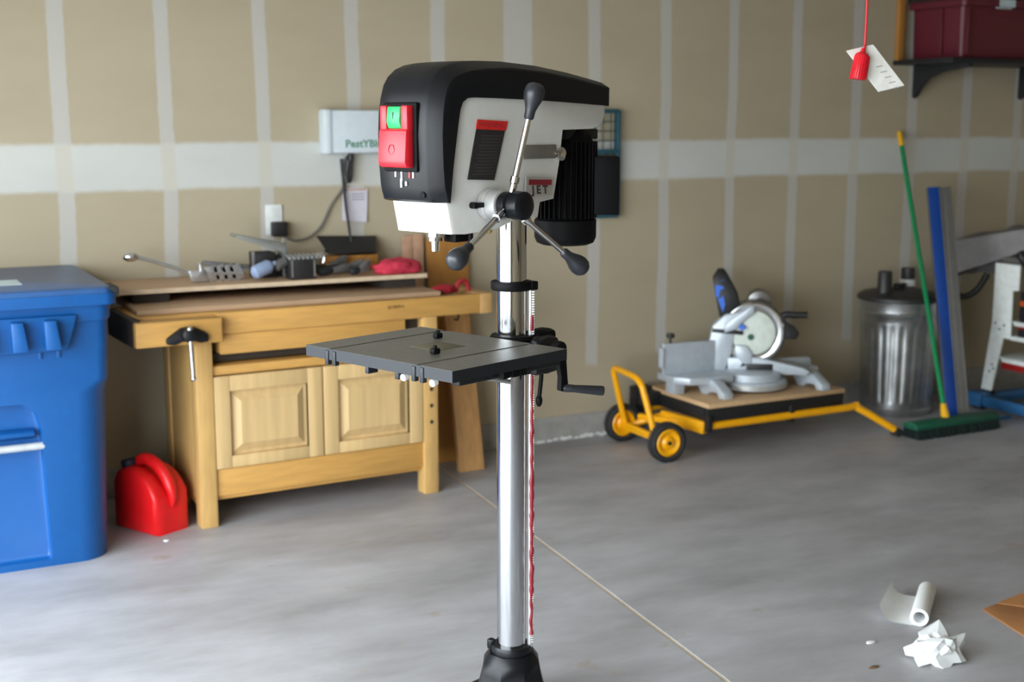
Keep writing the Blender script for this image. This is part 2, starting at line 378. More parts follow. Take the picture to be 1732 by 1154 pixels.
mb.box((T0, -TB, TZ-.026), (T1, -TB+.006, TZ-.003), .002); mb.box((T0, TB-.006, TZ-.026), (T1, TB+.0003, TZ-.0005))
for s in (-.156, .14):
    mb.box((T1-.01, s-.019, TZ-.038), (T1+.003, s-.007, TZ-.004), .002); mb.box((T1-.01, s+.007, TZ-.038), (T1+.003, s+.019, TZ-.004), .002)
for s in (-.03, .07): mb.box((T1-.03, s-.006, TZ-.042), (T1, s+.006, TZ-.022), .002)
for s in (.15, .3): mb.box((T0+.02, -.2, TZ-.034), (T1-.02, -.19, TZ-.02)); mb.box((s, -.22, TZ-.036), (s+.01, .22, TZ-.02))
part('table_rim', 'cast_side', tt, mb)
part('table_insert', 'insert_olive', tt, MB().box((.257-.047, -.047, TZ-.004), (.257+.047, .047, TZ+.0006), .0004))
for A, B in ((.176, -.083), (.333, .07)): part('table_stop', 'motor_black', tt, MB().box((A-.011, B-.008, TZ), (A+.011, B+.008, TZ+.014), .004).cyl((A, B, TZ+.012), (A, B, TZ+.02), .005, n=10))
for B in (.085, .178): part('bolt', 'outlet_white', tt, MB().lathe([(.006, 0), (.0085, .003), (.0085, .014), (.006, .017)], (T1-.02, B, TZ-.034), (T1+.01, B, TZ-.04), 14))
for B in (.02, .1, .2): part('table_foot', 'motor_black', tt, MB().box((.2+B*.3, TB-.03, TZ-.045), (.225+B*.3, TB-.008, TZ-.02), .004))
# head casting
prof = [(-.247, 1.6), (-.247, 1.567), (-.238, 1.548), (-.22, 1.538), (-.185, 1.532), (-.075, 1.53), (-.062, 1.45), (-.05, 1.364), (0.0, 1.358), (.008, 1.322), (.09, 1.32), (.15, 1.302), (.258, 1.296), (.30, 1.298), (.318, 1.38), (.325, 1.5), (.325, 1.61), (.2, 1.625)]
rings = []
for B, sh in ((-.1, .014), (-.096, .005), (-.085, 0), (.085, 0), (.096, .005), (.1, .014)):
    rings.append([(A-(sh if A > .26 else (-sh if A < -.2 else 0)), B*(1 if Z > 1.4 else .93), Z) for A, Z in prof])
head = part('head', 'grey_enamel', dp, MB().loft(rings))
# belt cover: an L of black plastic over the top and down the front
out = [(-.262, 1.588), (-.262, 1.63), (-.25, 1.648), (-.12, 1.668), (.0, 1.681), (.12, 1.687), (.2, 1.686), (.25, 1.683), (.285, 1.677), (.312, 1.667), (.332, 1.652), (.346, 1.632), (.355, 1.605), (.361, 1.57), (.364, 1.52), (.362, 1.45), (.358, 1.405), (.354, 1.388), (.347, 1.376), (.336, 1.37)]
inn = [(.318, 1.37), (.314, 1.40), (.309, 1.44), (.301, 1.49), (.292, 1.54), (.285, 1.575), (.277, 1.592), (.262, 1.601), (.24, 1.603), (.15, 1.602), (.05, 1.6), (-.05, 1.597), (-.15, 1.593), (-.19, 1.591), (-.22, 1.59), (-.25, 1.588)]
cx, cz = .12, 1.5
rings = []
for B, s in ((-.109, .046), (-.1065, .036), (-.080, .004), (-.074, 0), (-.03, -.002), (.03, -.002), (.074, 0), (.080, .004), (.1065, .036), (.109, .046)):
    rg = []
    for k, (A, Z) in enumerate(out):
        p, q = out[max(k-1, 0)], out[min(k+1, len(out)-1)]
        tx, tz = q[0]-p[0], q[1]-p[1]; ln = math.hypot(tx, tz)
        f = s*(.42+.28*min(1, max(0, (A-.15)/.15)))
        if 0 < k < len(out)-1: rg.append((A+f*tz/ln, B, Z-f*tx/ln))
        elif k == 0: rg.append((A+f, B, Z))
        else: rg.append((A-f*.5, B, Z+f*.1))
    for A, Z in inn: rg.append((A, B, Z))
    rings.append(rg)
cov = part('belt_cover', 'black_plastic', dp, MB().loft(rings), smooth=24)
part('screw_hole', 'motor_black', cov, MB().lathe([(.008, 0), (.008, .003), (.005, .004)], (.355, .06, 1.387), (.37, .06, 1.387), 14))
# switch on the front of the cover
part('switch_plate', 'motor_black', dp, MB().box((.355, -.056, 1.438), (.37, .056, 1.592), .006))
sw = part('switch', 'switch_red', dp, MB().prism([(.368, 1.447), (.390, 1.449), (.396, 1.46), (.391, 1.532), (.375, 1.536), (.368, 1.536)], 'y', -.045, .045, .004).box((.366, -.045, 1.53), (.388, -.0235, 1.585), .004).box((.366, .0235, 1.53), (.388, .045, 1.585), .004))
part('start_button', 'switch_green', sw, MB().prism([(.368, 1.534), (.384, 1.534), (.39, 1.55), (.386, 1.583), (.368, 1.583)], 'y', -.0215, .0215, .003))
part('start_mark', 'label_black', sw, MB().box((.386, -.001, 1.548), (.3895, .001, 1.57)))
part('stop_mark', 'logo_maroon', sw, MB().tube([(.3945, .009*math.cos(t*PI/8), 1.488+.011*math.sin(t*PI/8)) for t in range(16)], .0009, 5, closed=True))
for k, (B, Z, hh, m) in enumerate(((-.022, 1.432, .012, 'print_white'), (-.002, 1.428, .02, 'print_white'), (.012, 1.412, .01, 'print_white'), (.024, 1.432, .014, 'switch_red'), (.036, 1.432, .014, 'print_white'), (-.004, 1.413, .02, 'print_white'))):
    part('icon', m, cov, MB().box((.36, B-.0022, Z-hh/2), (.3635, B+.0022, Z+hh/2)))
# side labels
SB = .1003
def quad(pts, th=.0008): return MB().loft([[(A, SB-.002, Z) for A, Z in pts], [(A, SB+th, Z) for A, Z in pts]])
lab = part('warning_label', 'label_black', dp, quad([(.22, 1.553), (.125, 1.549), (.168, 1.416), (.254, 1.42)]))
part('label_header', 'label_red', lab, quad([(.222, 1.554), (.122, 1.55), (.129, 1.529), (.226, 1.533)], .0014))
text('label_heading', 'WARNING', .017, 'logo_maroon', lab, (.175, SB+.0012, 1.5415), (-1, 0, -.03), (.3, 0, 1))
for k in range(13):
    z = 1.519-k*.0072; a = .176+k*.0024
    part('label_line', 'label_grey', lab, quad([(a+.036-.004*(k % 3), z), (a-.036+.006*(k*7 % 4)/3, z-.001), (a-.036+.006*(k*7 % 4)/3, z-.003), (a+.036-.004*(k % 3), z-.002)], .0012))
lp = part('logo_plate', 'plate_silver', dp, quad([(.058, 1.42), (-.042, 1.417), (-.035, 1.374), (.062, 1.376)], .002))
part('logo_bar', 'logo_maroon', lp, quad([(.05, 1.414), (-.033, 1.411), (-.031, 1.398), (.051, 1.401)], .003))
text('logo_letters', 'J E T', .027, 'logo_dark', lp, (.01, SB+.002, 1.3875), (-1, 0, -.02), (.1, 0, 1), 0.0006, 1.1, .0011)
sl = part('tension_guide', 'dull_steel', dp, MB().box((-.05, SB-.01, 1.462), (.07, SB+.003, 1.495), .002))
part('tension_pin', 'chrome', dp, MB().lathe([(.008, 0), (.008, .02), (.0165, .022), (.0165, .03), (.009, .033)], (-.067, .075, 1.472), (-.067, .2, 1.472), 20))
# quill, spindle
part('quill', 'chrome', dp, MB().lathe([(.024, 0), (.024, .014), (.02, .016)], (.257, 0, 1.3), (.257, 0, 1)))
part('spindle', 'chrome', dp, MB().lathe([(.017, 0), (.017, .012), (.0105, .014), (.009, .036), (.006, .038)], (.262, 0, 1.288), (.262, 0, 1), 20))
part('depth_stop', 'motor_black', dp, MB().box((.19, .0, 1.272), (.235, .04, 1.31), .004).cyl((.2, .055, 1.26), (.2, .055, 1.31), .006, n=10))
part('grease_nipple', 'brass', dp, MB().lathe([(.006, 0), (.008, .006), (.008, .012), (.004, .018)], (.17, .085, 1.31), (.17, .09, 1), 12))
# feed hub and handles
HA, HZ = .187, 1.362
part('hub_flange', 'plate_silver', dp, MB().lathe([(.036, 0), (.038, .003), (.038, .016), (.036, .018), (.036, .02), (.034, .021), (.034, .05), (.03, .052)], (HA, .098, HZ), (HA, 1, HZ), 36))
part('feed_hub', 'black_plastic', dp, MB().lathe([(.028, 0), (.03, .004), (.03, .024), (.024, .028), (.024, .034), (.0325, .037), (.0335, .042), (.0325, .064), (.026, .07), (.012, .072)], (HA, .148, HZ), (HA, 1, HZ), 32))
part('depth_lock', 'motor_black', dp, MB().cyl((HA+.05, .09, HZ-.001), (HA+.05, .112, HZ-.001), .0075, n=12).box((HA+.028, .108, HZ-.006), (HA+.066, .12, HZ+.006), .003))
for A, B, Z, dm in ((.150, .205, 1.603, 'cone'), (.403, .22, 1.264, 'ball'), (-.002, .208, 1.218, 'ball')):
    p0 = Vector((HA, .165, HZ)); p1 = Vector((A, B, Z)); d = (p1-p0).normalized(); L = (p1-p0).length
    hd = part('feed_handle', 'chrome', dp, MB().lathe([(.0062, 0), (.0085, .002), (.0085, .022), (.0105, .024), (.0105, .038), (.0072, .04), (.0068, L-.03), (.0068, L-.02)], p0+d*.028, p1, 18))
    k0 = p1-d*.05
    pr = [(.0085, 0), (.0115, .004), (.012, .02), (.0165, .034), (.0215, .046), (.0237, .058), (.0225, .07), (.0165, .079), (.008, .083)]
    part('handle_knob', 'knob_black', hd, MB().lathe(pr, k0, p1+d*.05, 28))
# motor
mA = -.205
mt = part('motor', 'motor_black', dp, MB().lathe([(.03, 1.2355), (.06, 1.236), (.074, 1.242), (.08, 1.256), (.0805, 1.3), (.074, 1.304), (.071, 1.31), (.071, 1.5), (.06, 1.515), (.05, 1.534)], (mA, 0, 0), (mA, 0, 1), 40))
fm = None
for k in range(36):
    an = 2*PI*k/36
    if fm is None:
        fo = part('cooling_fin', 'motor_black', mt, MB().box((.068, -.0018, 1.306), (.0815, .0018, 1.5), .001)); fm = fo.data
        fo.location = (mA, 0, 0); fo.rotation_euler = (0, 0, an)
    else:
        fo = link('cooling_fin', fm, mt, (mA, 0, 0), an)
bm = Matrix.Translation((mA, 0, 0)) @ Matrix.Rotation(R(133), 4, 'Z')
part('junction_box', 'motor_black', mt, MB().box((.07, -.05, 1.315), (.135, .05, 1.463), .004, mtx=bm))
part('motor_bracket', 'dark_iron', mt, MB().box((-.13, -.05, 1.505), (.0, .05, 1.532), .004, mtx=Matrix.Translation((mA+.06, 0, 0))))

# ------------------------------------------------------------------ workbench
wb = thing('workbench', 'honey coloured wooden workbench with two raised-panel doors, drawer and front vise', 'workbench', (1.15, -.605, 0), R(2.8))
DP = .45
def leg(u, v): return MB().box((u, v, 0), (u+.066, v+.07, .76), .004)
for u in (0, .955):
    for v in (0, DP-.07): part('leg', 'beech_vertical', wb, leg(u, v))
mb = MB()
for z in (.35, .42, .49, .56): mb.cyl((.99, -.0012, z-.04), (.99, .003, z-.04), .0085, n=12)
part('dog_holes', 'dark_gap', wb, mb)
for u in (.006, .961): part('side_panel', 'beech_vertical', wb, MB().box((u, .06, .10), (u+.05, DP-.05, .765), .003))
for u in (.01, .965): part('side_rail', 'beech', wb, MB().box((u, .05, .075), (u+.045, DP-.05, .155), .004))
part('cabinet', 'beech', wb, MB().box((.066, .03, .10), (.955, DP-.02, .115), .002).box((.066, .012, .595), (.955, DP-.02, .63), .003).box((.066, DP-.03, .1), (.955, DP-.02, .6)).box((.066, .012, .118), (.955, .03, .225), .003))
for x0, x1 in ((.068, .508), (.514, .952)):
    d = part('cabinet_door', 'beech_pale', wb, MB().box((x0, .0225, .228), (x1, .03, .59), .001))
    fw_ = .062
    mb = MB()
    mb.box((x0, .002, .228), (x0+fw_, .0225, .59), .003); mb.box((x1-fw_, .002, .228), (x1, .0225, .59), .003)
    mb.box((x0+fw_, .002, .53), (x1-fw_, .0225, .59), .003); mb.box((x0+fw_, .002, .228), (x1-fw_, .0225, .275), .003)
    part('door_frame', 'beech_pale', d, mb)
    a0, a1, c0, c1 = x0+fw_+.001, x1-fw_-.001, .276, .529
    part('raised_panel', 'beech_pale', d, MB().loft([[(a0+o, y, c0+o), (a1-o, y, c0+o), (a1-o, y, c1-o), (a0+o, y, c1-o)] for o, y in ((0, .0235), (0, .0215), (.012, .0215), (.040, .0075), (.042, .0055))]), smooth=10)
part('bench_top', 'beech', wb, MB().box((-.21, .03, .765), (1.02, .37, .836), .004))
part('front_rail', 'beech', wb, MB().box((.09, -.006, .755), (1.275, .03, .8365), .004))
part('end_cap', 'beech_end', wb, MB().box((1.22, -.008, .752), (1.278, .37, .837), .004))
text('stamped_word', 'SJOBERG', .019, 'brown_print', wb, (.83, -.0065, .808), (1, 0, 0), (0, 0, 1), .0004, 1.0)
dr = part('drawer', 'beech', wb, MB().box((.1, .0, .675), (.875, .4, .752), .004))
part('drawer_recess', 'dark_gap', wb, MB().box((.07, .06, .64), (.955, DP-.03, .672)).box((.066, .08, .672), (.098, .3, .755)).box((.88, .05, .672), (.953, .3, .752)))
part('drawer_rail', 'beech_end', wb, MB().box((.1, .004, .752), (.95, .04, .757)))
vj = part('vise_jaw', 'beech', wb, MB().box((-.232, -.062, .735), (.09, -.01, .828), .006))
part('vise_cheek', 'dark_gap', wb, MB().box((-.235, -.03, .73), (-.205, .36, .835), .004))
# cast iron vise with its steel handle
pts = [(-.125, .745), (-.125, .765), (-.1, .782), (-.07, .802), (-.02, .802), (.012, .785), (.03, .772), (.03, .745), (.0, .742), (-.03, .752), (-.065, .752), (-.095, .74)]
vs_ = part('vise', 'dark_iron', wb, MB().prism([(a, b) for a, b in pts], 'y', -.085, -.06, .005).lathe([(.03, 0), (.026, .03), (.018, .036)], (-.046, -.08, .778), (-.046, -.2, .778), 18))
part('vise_handle', 'chrome', vs_, MB().cyl((-.047, -.105, .80), (-.04, -.105, .615), .0085, n=14).ball((-.04, -.105, .615), .0115).ball((-.047, -.105, .8), .0115))
part('hook', 'dark_iron', wb, MB().tube([(1.255, .25, .76), (1.252, .25, .71), (1.245, .25, .69), (1.23, .25, .695)], .004, 6, sub=4))

# boards and clutter on the bench
tag(obj('lower_board', MB().box((.955, -.545, .8375), (2.19, -.09, .857), .002), 'board_face'), 'tan sheet board lying flat on the bench top under the other board', 'board')
ub = thing('upper_board', 'long tan plywood board on spacers, topmost board on the workbench', 'board')
part('sheet', 'board_face', ub, MB().box((.905, -.375, .895), (2.205, -.02, .914), .0015))
part('front_edge', 'board_edge', ub, MB().box((.906, -.3765, .896), (2.204, -.3745, .913)))
for x in (.98, 2.02): part('spacer', 'dark_gap', ub, MB().box((x, -.35, .857), (x+.14, -.08, .895)))
BZ = .914
cl = thing('bar_clamp', 'long silver clamp with bright rounded end sticking out over the left of the bench', 'clamp', (1.24, -.25, BZ+.002))
p = [(-.235, .0, .112), (-.18, 0, .1), (-.08, 0, .065), (.0, .0, .035), (.2, 0, .028)]
part('bar', 'silver', cl, MB().tube(p, .0085, 10, sub=4)); part('pad', 'chrome', cl, MB().ball((-.24, 0, .113), .023, (1.4, 1, .9)))
part('jaw', 'silver', cl, MB().prism([(-.01, .0), (.06, .0), (.05, .045), (.03, .075), (.022, .075), (.025, .045), (-.02, .05)], 'y', -.015, .015, .004))
for k in range(4): part('fin', 'silver', cl, MB().beam((.085+k*.034, 0, .0), (.07+k*.032, 0, .062), .012, .05, .003))
part('slide', 'tool_grey', cl, MB().beam((.04, .01, .075), (.23, .01, .05), .02, .018, .004))
bt = thing('bottle', 'small pale blue bottle lying on the bench beside the black boxes', 'bottle', (1.512, -.31, BZ+.031), R(8))
part('body', 'bottle_blue', bt, MB().lathe([(.014, 0), (.028, .012), (.029, .075), (.016, .092), (.01, .096), (.01, .108)], (-.05, 0, 0), (.5, 0, .2), 18))
part('cap', 'tool_grey', bt, MB().lathe([(.014, 0), (.022, .006), (.02, .05), (.012, .055)], (.05, .0, .021), (.3, .0, .13), 16))
ht = thing('honing_stand', 'black stand under a sloping aluminium plate on the bench', 'tool', (1.59, -.19, BZ))
part('stand', 'plug_black', ht, MB().box((-.09, -.04, 0), (.0, .05, .105), .004).box((-.01, -.01, 0), (.04, .03, .09), .003))
part('post', 'silver', ht, MB().box((-.1, -.045, 0), (-.092, -.03, .11)).box((.03, -.035, 0), (.045, -.02, .16), .002))
part('plate', 'plate_grey', ht, MB().prism([(-.17, .172), (-.165, .185), (.04, .14), (.045, .09), (.03, .085), (.025, .105)], 'y', -.06, .04, .002))
bx = thing('bit_box', 'small black box topped with a row of silver ribs on the bench', 'box', (1.668, -.315, BZ))
part('case', 'plug_black', bx, MB().box((-.055, -.03, 0), (.055, .04, .085), .004))
part('trim', 'silver', bx, MB().box((-.05, -.032, .01), (-.044, -.0305, .08)).box((.044, -.032, .01), (.05, -.0305, .08)))
for k in range(8): part('rib', 'silver', bx, MB().cyl((-.058+k*.019, -.034, .088), (-.052+k*.019, .04, .094), .0065, n=10))
part('clip', 'silver', bx, MB().tube([(.07, 0, .09), (.09, 0, .1), (.1, 0, .08), (.094, 0, .06)], .005, 6, sub=3))
wk = tag(obj('wood_block', MB().box((1.84, -.13, BZ), (2.08, -.06, BZ+.064), .003), 'ply_amber'), 'amber wood block on the bench below the black dustpan blade', 'wood')
for k, (x, y, rz, L, lb) in enumerate(((1.82, -.28, 8, .15, 'dark grey hand tool lying left in the tool pile on the bench'), (1.90, -.20, -12, .17, 'grey metal hand tool crossing the middle of the tool pile'), (1.925, -.31, 12, .10, 'short grey hand tool next to the red rag'), (1.84, -.155, -3, .17, 'long grey hand tool at the back of the tool pile'))):
    t = thing('hand_tool', lb, 'tool', (x, y, BZ), R(rz), 'hand tools piled on the bench')
    part('handle', 'tool_dark', t, MB().lathe([(.008, 0), (.015, .01), (.017, L*.3), (.013, L*.45), (.009, L*.5)], (-L/2, 0, .018), (L, 0, .028), 12))
    part('blade', 'tool_grey', t, MB().prism([(-.01, .012), (L*.4, .016), (L*.5, .03+.012*k), (L*.42, .05+.008*k), (.0, .034)], 'y', -.012, .012, .003))
def blob(c, sx, sy, sz, seed, sub=4, amp=.35, fq=3.0, ridge=False):
    t = bmesh.new(); bmesh.ops.create_icosphere(t, subdivisions=sub, radius=1)
    for v in t.verts:
        n = v.co.normalized(); q = noise.noise(n*fq+Vector((seed, 0, 0)))
        if ridge: q = .6-2*abs(q)+.4*noise.noise(n*fq*2.3+Vector((0, seed, 0)))
        f = 1+amp*q
        v.co = Vector((n.x*sx*f, n.y*sy*f, max(n.z*sz*f, -sz*.55)))
    zmin = min(v.co.z for v in t.verts)
    m = MB(); return m.merge(t, Matrix.Translation((c[0], c[1], c[2]-zmin)))
tag(obj('rag', blob((2.10, -.3, BZ), .105, .06, .04, 4.2, amp=.3, fq=2.2), 'rag_red', smooth=180), 'crumpled red rag at the right end of the upper board', 'rag')
tag(obj('jar', MB().lathe([(.018, 0), (.022, .004), (.02, .04), (.012, .046)], (2.16, -.2, BZ), (2.17, -.2, 2), 16), 'logo_blue'), 'small dark blue jar behind the red rag', 'jar')
st = thing('ratchet_strap', 'bundled red ratchet strap on the bare right end of the bench', 'strap', (2.275, -.46, .836))
part('webbing', 'strap_red', st, blob((-.03, 0, 0), .06, .04, .024, 2.2, 3, .4))
part('loop', 'strap_red', st, MB().tube([(.02, -.01, .005), (.03, -.012, .04), (.06, -.01, .05), (.075, -.008, .03), (.08, -.01, .004)], .01, 8, sub=4))
part('buckle', 'tool_dark', st, MB().box((-.07, -.035, .0), (-.01, .02, .016), .003))

# leaning planks right of the bench
def lean(name, m, x0, x1, ybot, ytop, z1, th, dx=0, bev=.002):
    mb = MB(); mb.loft([[(x0, ybot-th, 0), (x1, ybot-th, 0), (x1, ybot, 0), (x0, ybot, 0)], [(x0+dx, ytop-th, z1), (x1+dx, ytop-th, z1), (x1+dx, ytop, z1), (x0+dx, ytop, z1)]], bev=bev)
    return obj(name, mb, m)
tag(lean('pine_plank', 'pine', 2.385, 2.507, -.275, -.125, .76, .035, -.01), 'knotty pine plank leaning between bench end and wall', 'plank')
tag(lean('amber_panel', 'ply_amber', 2.355, 2.56, -.10, -.012, 1.03, .016, .0), 'tall amber plywood strip against the wall behind the pine plank', 'plank')
for k, (a, b, lb) in enumerate((((2.20, -.035, .2), (2.265, -.02, 1.045), 'thin pinkish wood strip against the wall behind the red rag, left of two'), ((2.30, -.035, .2), (2.315, -.02, 1.05), 'thin pinkish wood strip against the wall, right of two beside amber plywood'))):
    a = (a[0], -.06, 0); tag(obj('wood_strip', MB().beam(a, b, .028, .012, .002, (1, 0, 0)) if 0 else MB().loft([[(a[0]-.025, a[1]-.01, 0), (a[0]+.025, a[1]-.01, 0), (a[0]+.025, a[1], 0), (a[0]-.025, a[1], 0)], [(b[0]-.025, b[1]-.006, b[2]), (b[0]+.025, b[1]-.006, b[2]), (b[0]+.025, b[1]+.004, b[2]), (b[0]-.025, b[1]+.004, b[2])]], bev=.002), 'pinkish_wood'), lb, 'wood')

# ------------------------------------------------------------------ things on the back wall
wx = thing('wall_charger', 'white wall box with green lettering behind the drill press head', 'box', (1.875, 0, 1.415))
part('housing', 'box_white', wx, MB().box((0, -.085, 0), (.42, 0, .185), .012))
part('end_cap', 'box_white', wx, MB().box((-.012, -.09, -.003), (.026, 0, .188), .012))
text('lettering', 'PestYBlu', .045, 'box_green', wx, (.165, -.0852, .04), (1, 0, 0), (0, 0, 1), .0006, 1.05, .0012)
part('cable_stub', 'plug_black', wx, MB().lathe([(.012, 0), (.013, .02), (.009, .05)], (.12, -.04, .0), (.118, -.04, -1), 12))
ou = thing('outlet', 'white wall outlet above the bench', 'outlet', (1.655, 0, 1.13))
part('cover_plate', 'outlet_white', ou, MB().box((-.037, -.007, -.06), (.037, 0, .07), .003))
part('socket', 'outlet_white', ou, MB().box((-.017, -.009, .015), (.017, -.006, .05), .002))
wi = wx.location
def wpart(name, m, mb):
    bmesh.ops.translate(mb.b, verts=mb.b.verts, vec=-Vector(wi)); return part(name, m, wx, mb)
wpart('power_adapter', 'plug_black', MB().box((1.635, -.055, 1.066), (1.70, -.0095, 1.128), .006))
wpart('power_cord', 'cord_grey', MB().tube([(1.69, -.03, 1.066), (1.73, -.03, 1.045), (1.80, -.02, 1.055), (1.86, -.015, 1.10), (1.91, -.012, 1.19), (1.97, -.012, 1.27), (1.985, -.02, 1.32)], .0055, 8, sub=6))
wpart('cord_bundle', 'plug_black', MB().tube([(1.985, -.02, 1.32), (1.975, -.03, 1.37), (1.985, -.035, 1.4), (1.997, -.03, 1.36), (1.99, -.03, 1.29), (1.978, -.04, 1.33), (1.985, -.045, 1.385)], .009, 8, sub=5))
nt_ = thing('paper_note', 'pale paper note pinned to the wall under the white box', 'paper', (2.02, 0, 1.19))
part('sheet', 'paper_note', nt_, MB().loft([[(-.052, -.006, .075), (.062, -.008, .068)], [(-.057, -.004, -.02), (.06, -.006, -.02)], [(-.06, -.012, -.068), (.052, -.016, -.078)]], cap=False, closed=False))
part('printed_line', 'pinkish_wood', nt_, MB().box((-.048, -.0088, .062), (.055, -.0072, .068)))
for k in range(3): part('printed_line', 'label_grey', nt_, MB().box((-.01, -.0085, .045-k*.012), (.045, -.0072, .0475-k*.012)))
ds = thing('dustpan', 'black blade-like dustpan with thin upright handle leaning behind the bench', 'dustpan', (1.96, -.06, 0))
part('pan', 'plug_black', ds, MB().loft([[(-.125, .03, 1.06), (.15, .03, 1.05), (.15, .045, 1.05), (-.125, .045, 1.06)], [(-.10, -.06, .992), (.118, -.06, .986), (.118, -.05, .98), (-.1, -.05, .985)]], bev=.003))
part('pan_lip', 'dark_iron', ds, MB().box((-.09, -.02, .989), (.11, .03, 1.0)))
part('handle', 'plug_black', ds, MB().tube([(.022, .0, 1.03), (.012, .035, 1.2), (.0, .045, 1.39)], .0065, 8, sub=3))
tr = thing('wire_rack', 'teal framed wire rack on the wall, half hidden by the motor', 'rack', (3.10, 0, 1.1))
mb = MB()
for a, b in (((0, 0), (0, .5)), ((.265, 0), (.265, .5)), ((0, .5), (.265, .5)), ((0, .0), (.265, .0)), ((.0, .31), (.265, .31))): mb.beam((a[0], -.035, a[1]), (b[0], -.035, b[1]), .013, .02, .003); mb.beam((a[0], -.006, a[1]), (b[0], -.006, b[1]), .01, .01)
for z in (0, .5):
    for x in (0, .265): mb.beam((x, -.04, z), (x, 0, z), .01, .01)
part('frame', 'teal', tr, mb)
for k in range(5): part('wire', 'teal_dark', tr, MB().cyl((.045+k*.044, -.035, .0), (.045+k*.044, -.035, .5), .0035, n=6))
for k in range(3): part('shelf_wire', 'teal_dark', tr, MB().cyl((0, -.035, .36+k*.045), (.265, -.035, .36+k*.045), .003, n=6))
part('panel', 'teal_dark', tr, MB().box((.01, -.03, .01), (.255, -.02, .3), .002))

# ------------------------------------------------------------------ blue wheeled bin
bn = thing('rubbish_bin', 'large blue wheeled rubbish bin with ribbed rim and metal lift bar', 'bin')
def binring(z):
    t = z/.95
    x0, x1, y0, y1 = .165-.05*t, .782+.03*t, -.775-.035*t, -.14+.08*t
    rc = .11 if z < .64 else .045
    return [(x, y, z) for x, y in rrect(x0, x1, y0, y1, (.05, .05, .06, rc), 6)]
mb = MB().loft([binring(z) for z in (.0, .02, .3, .62, .66, .8, .945)])
body = part('body', 'bin_blue', bn, mb)
cut = obj('cutter', MB().prism([(.05, .025), (.578, .025), (.578, .06), (.566, .5), (.55, .56), (.51, .595), (.05, .6)], 'y', -.9, -.735, .012, seg=3), 'bin_blue')
bo = body.modifiers.new('b', 'BOOLEAN'); bo.operation = 'DIFFERENCE'; bo.object = cut; bo.solver = 'EXACT'
bpy.context.view_layer.update()
me = bpy.data.meshes.new_from_object(body.evaluated_get(bpy.context.evaluated_depsgraph_get()))
body.modifiers.clear(); body.data = me; me.name = 'body'; me.shade_smooth(); me.set_sharp_from_angle(angle=R(38)); bpy.data.objects.remove(cut)
part('bar_shelf', 'bin_blue', bn, MB().prism([(-.74, .50), (-.775, .49), (-.775, .475), (-.74, .46)], 'x', .18, .545, .004))
part('lift_bar', 'galv_bar', bn, MB().cyl((.15, -.779, .438), (.572, -.779, .44), .0135, n=14))
rim = part('rim', 'bin_blue', bn, MB().loft([[(x, y, z) for x, y in rrect(.1-o, .812+o, -.822-o, -.05+o, .05, 6)] for z, o in ((.872, 0), (.88, .004), (.945, .006))]))
mb = MB().prism([(.1, .775), (.655, .778), (.667, .80), (.695, .89), (.695, .9), (.1, .9)], 'y', -.85, -.79, .008)
gb = part('grab_bar', 'bin_blue', rim, mb)
for x in (.26, .37, .48, .585): part('rib', 'bin_blue', gb, MB().prism([(x, .79), (x+.05, .79), (x+.036, .89), (x-.002, .89)], 'y', -.895, -.842, .004))
for x in (.568, .628): part('tab', 'bin_blue', gb, MB().box((x, -.81, .748), (x+.012, -.78, .79), .003))
lid = part('lid', 'lid_blue', bn, MB().loft([[(x, y, z) for x, y in rrect(.095+o, .828-o, -.85+o, -.04-o, .04, 6)] for z, o in ((.94, 0), (.972, .0), (.984, .006), (.99, .02))]))
part('lid_skirt', 'bin_blue', lid, MB().loft([[(x, y, z) for x, y in rrect(.09, .832, -.855, -.04, .04, 6)] for z in (.93, .968)]))
part('lid_hinge', 'rubber', lid, MB().box((.80, -.835, .955), (.842, -.70, .987), .006))
part('sticker', 'sticker', lid, MB().loft([[(.2, -.66, .9903), (.548, -.66, .9903), (.548, -.5, .9903), (.2, -.5, .9903)], [(.2, -.66, .9915), (.548, -.66, .9915), (.548, -.5, .9915), (.2, -.5, .9915)]]))
for x in (.115, .80):
    part('wheel', 'rubber', bn, MB().lathe([(.05, 0), (.12, .004), (.125, .015), (.12, .045), (.05, .05)], (x-.02 if x > .5 else x-.01, -.11, .126), (9, -.11, .126), 28)) if x < .5 else None

# ------------------------------------------------------------------ red fuel can
gc = thing('fuel_can', 'red plastic fuel can with moulded handle on the floor beside the bench', 'fuel can', (.972, -.622, 0), R(27))
W_, L_ = .165, .25
pf = [(0, .0), (0, .135), (.008, .16), (.03, .19), (.065, .222), (.11, .242), (.17, .246), (.22, .23), (L_, .19), (L_, 0)]
rings = []
for x, s in ((0, .017), (.004, .008), (.016, 0), (.05, -.002), (.064, .016), (.1, .016), (.115, -.002), (W_-.016, 0), (W_-.004, .008), (W_, .017)):
    e_ = s if x < .03 or x > W_-.03 else 0
    rings.append([(x, min(max(y, max(e_, 0)), L_-max(e_, 0)), (z-(s if s > 0 else s)*(.9 if z > .15 else 0) if z > .145 else (z if z > .1 else max(e_, 0)*.5))) for y, z in pf])
part('body', 'can_red', gc, MB().loft(rings), smooth=60)
hp = [(.004, .10), (-.004, .135), (.008, .178), (.04, .224), (.085, .256), (.13, .268), (.17, .262), (.2, .235)]
part('handle', 'can_red', gc, MB().tube([(W_*.5, y, z) for y, z in hp], lambda t: .006+.017*min(1, t*3.2), 14, sub=5))
part('cap', 'cap_dark', gc, MB().lathe([(.026, 0), (.029, .004), (.029, .03), (.024, .036)], (.05, .2, .23), (.045, .24, .4), 20))

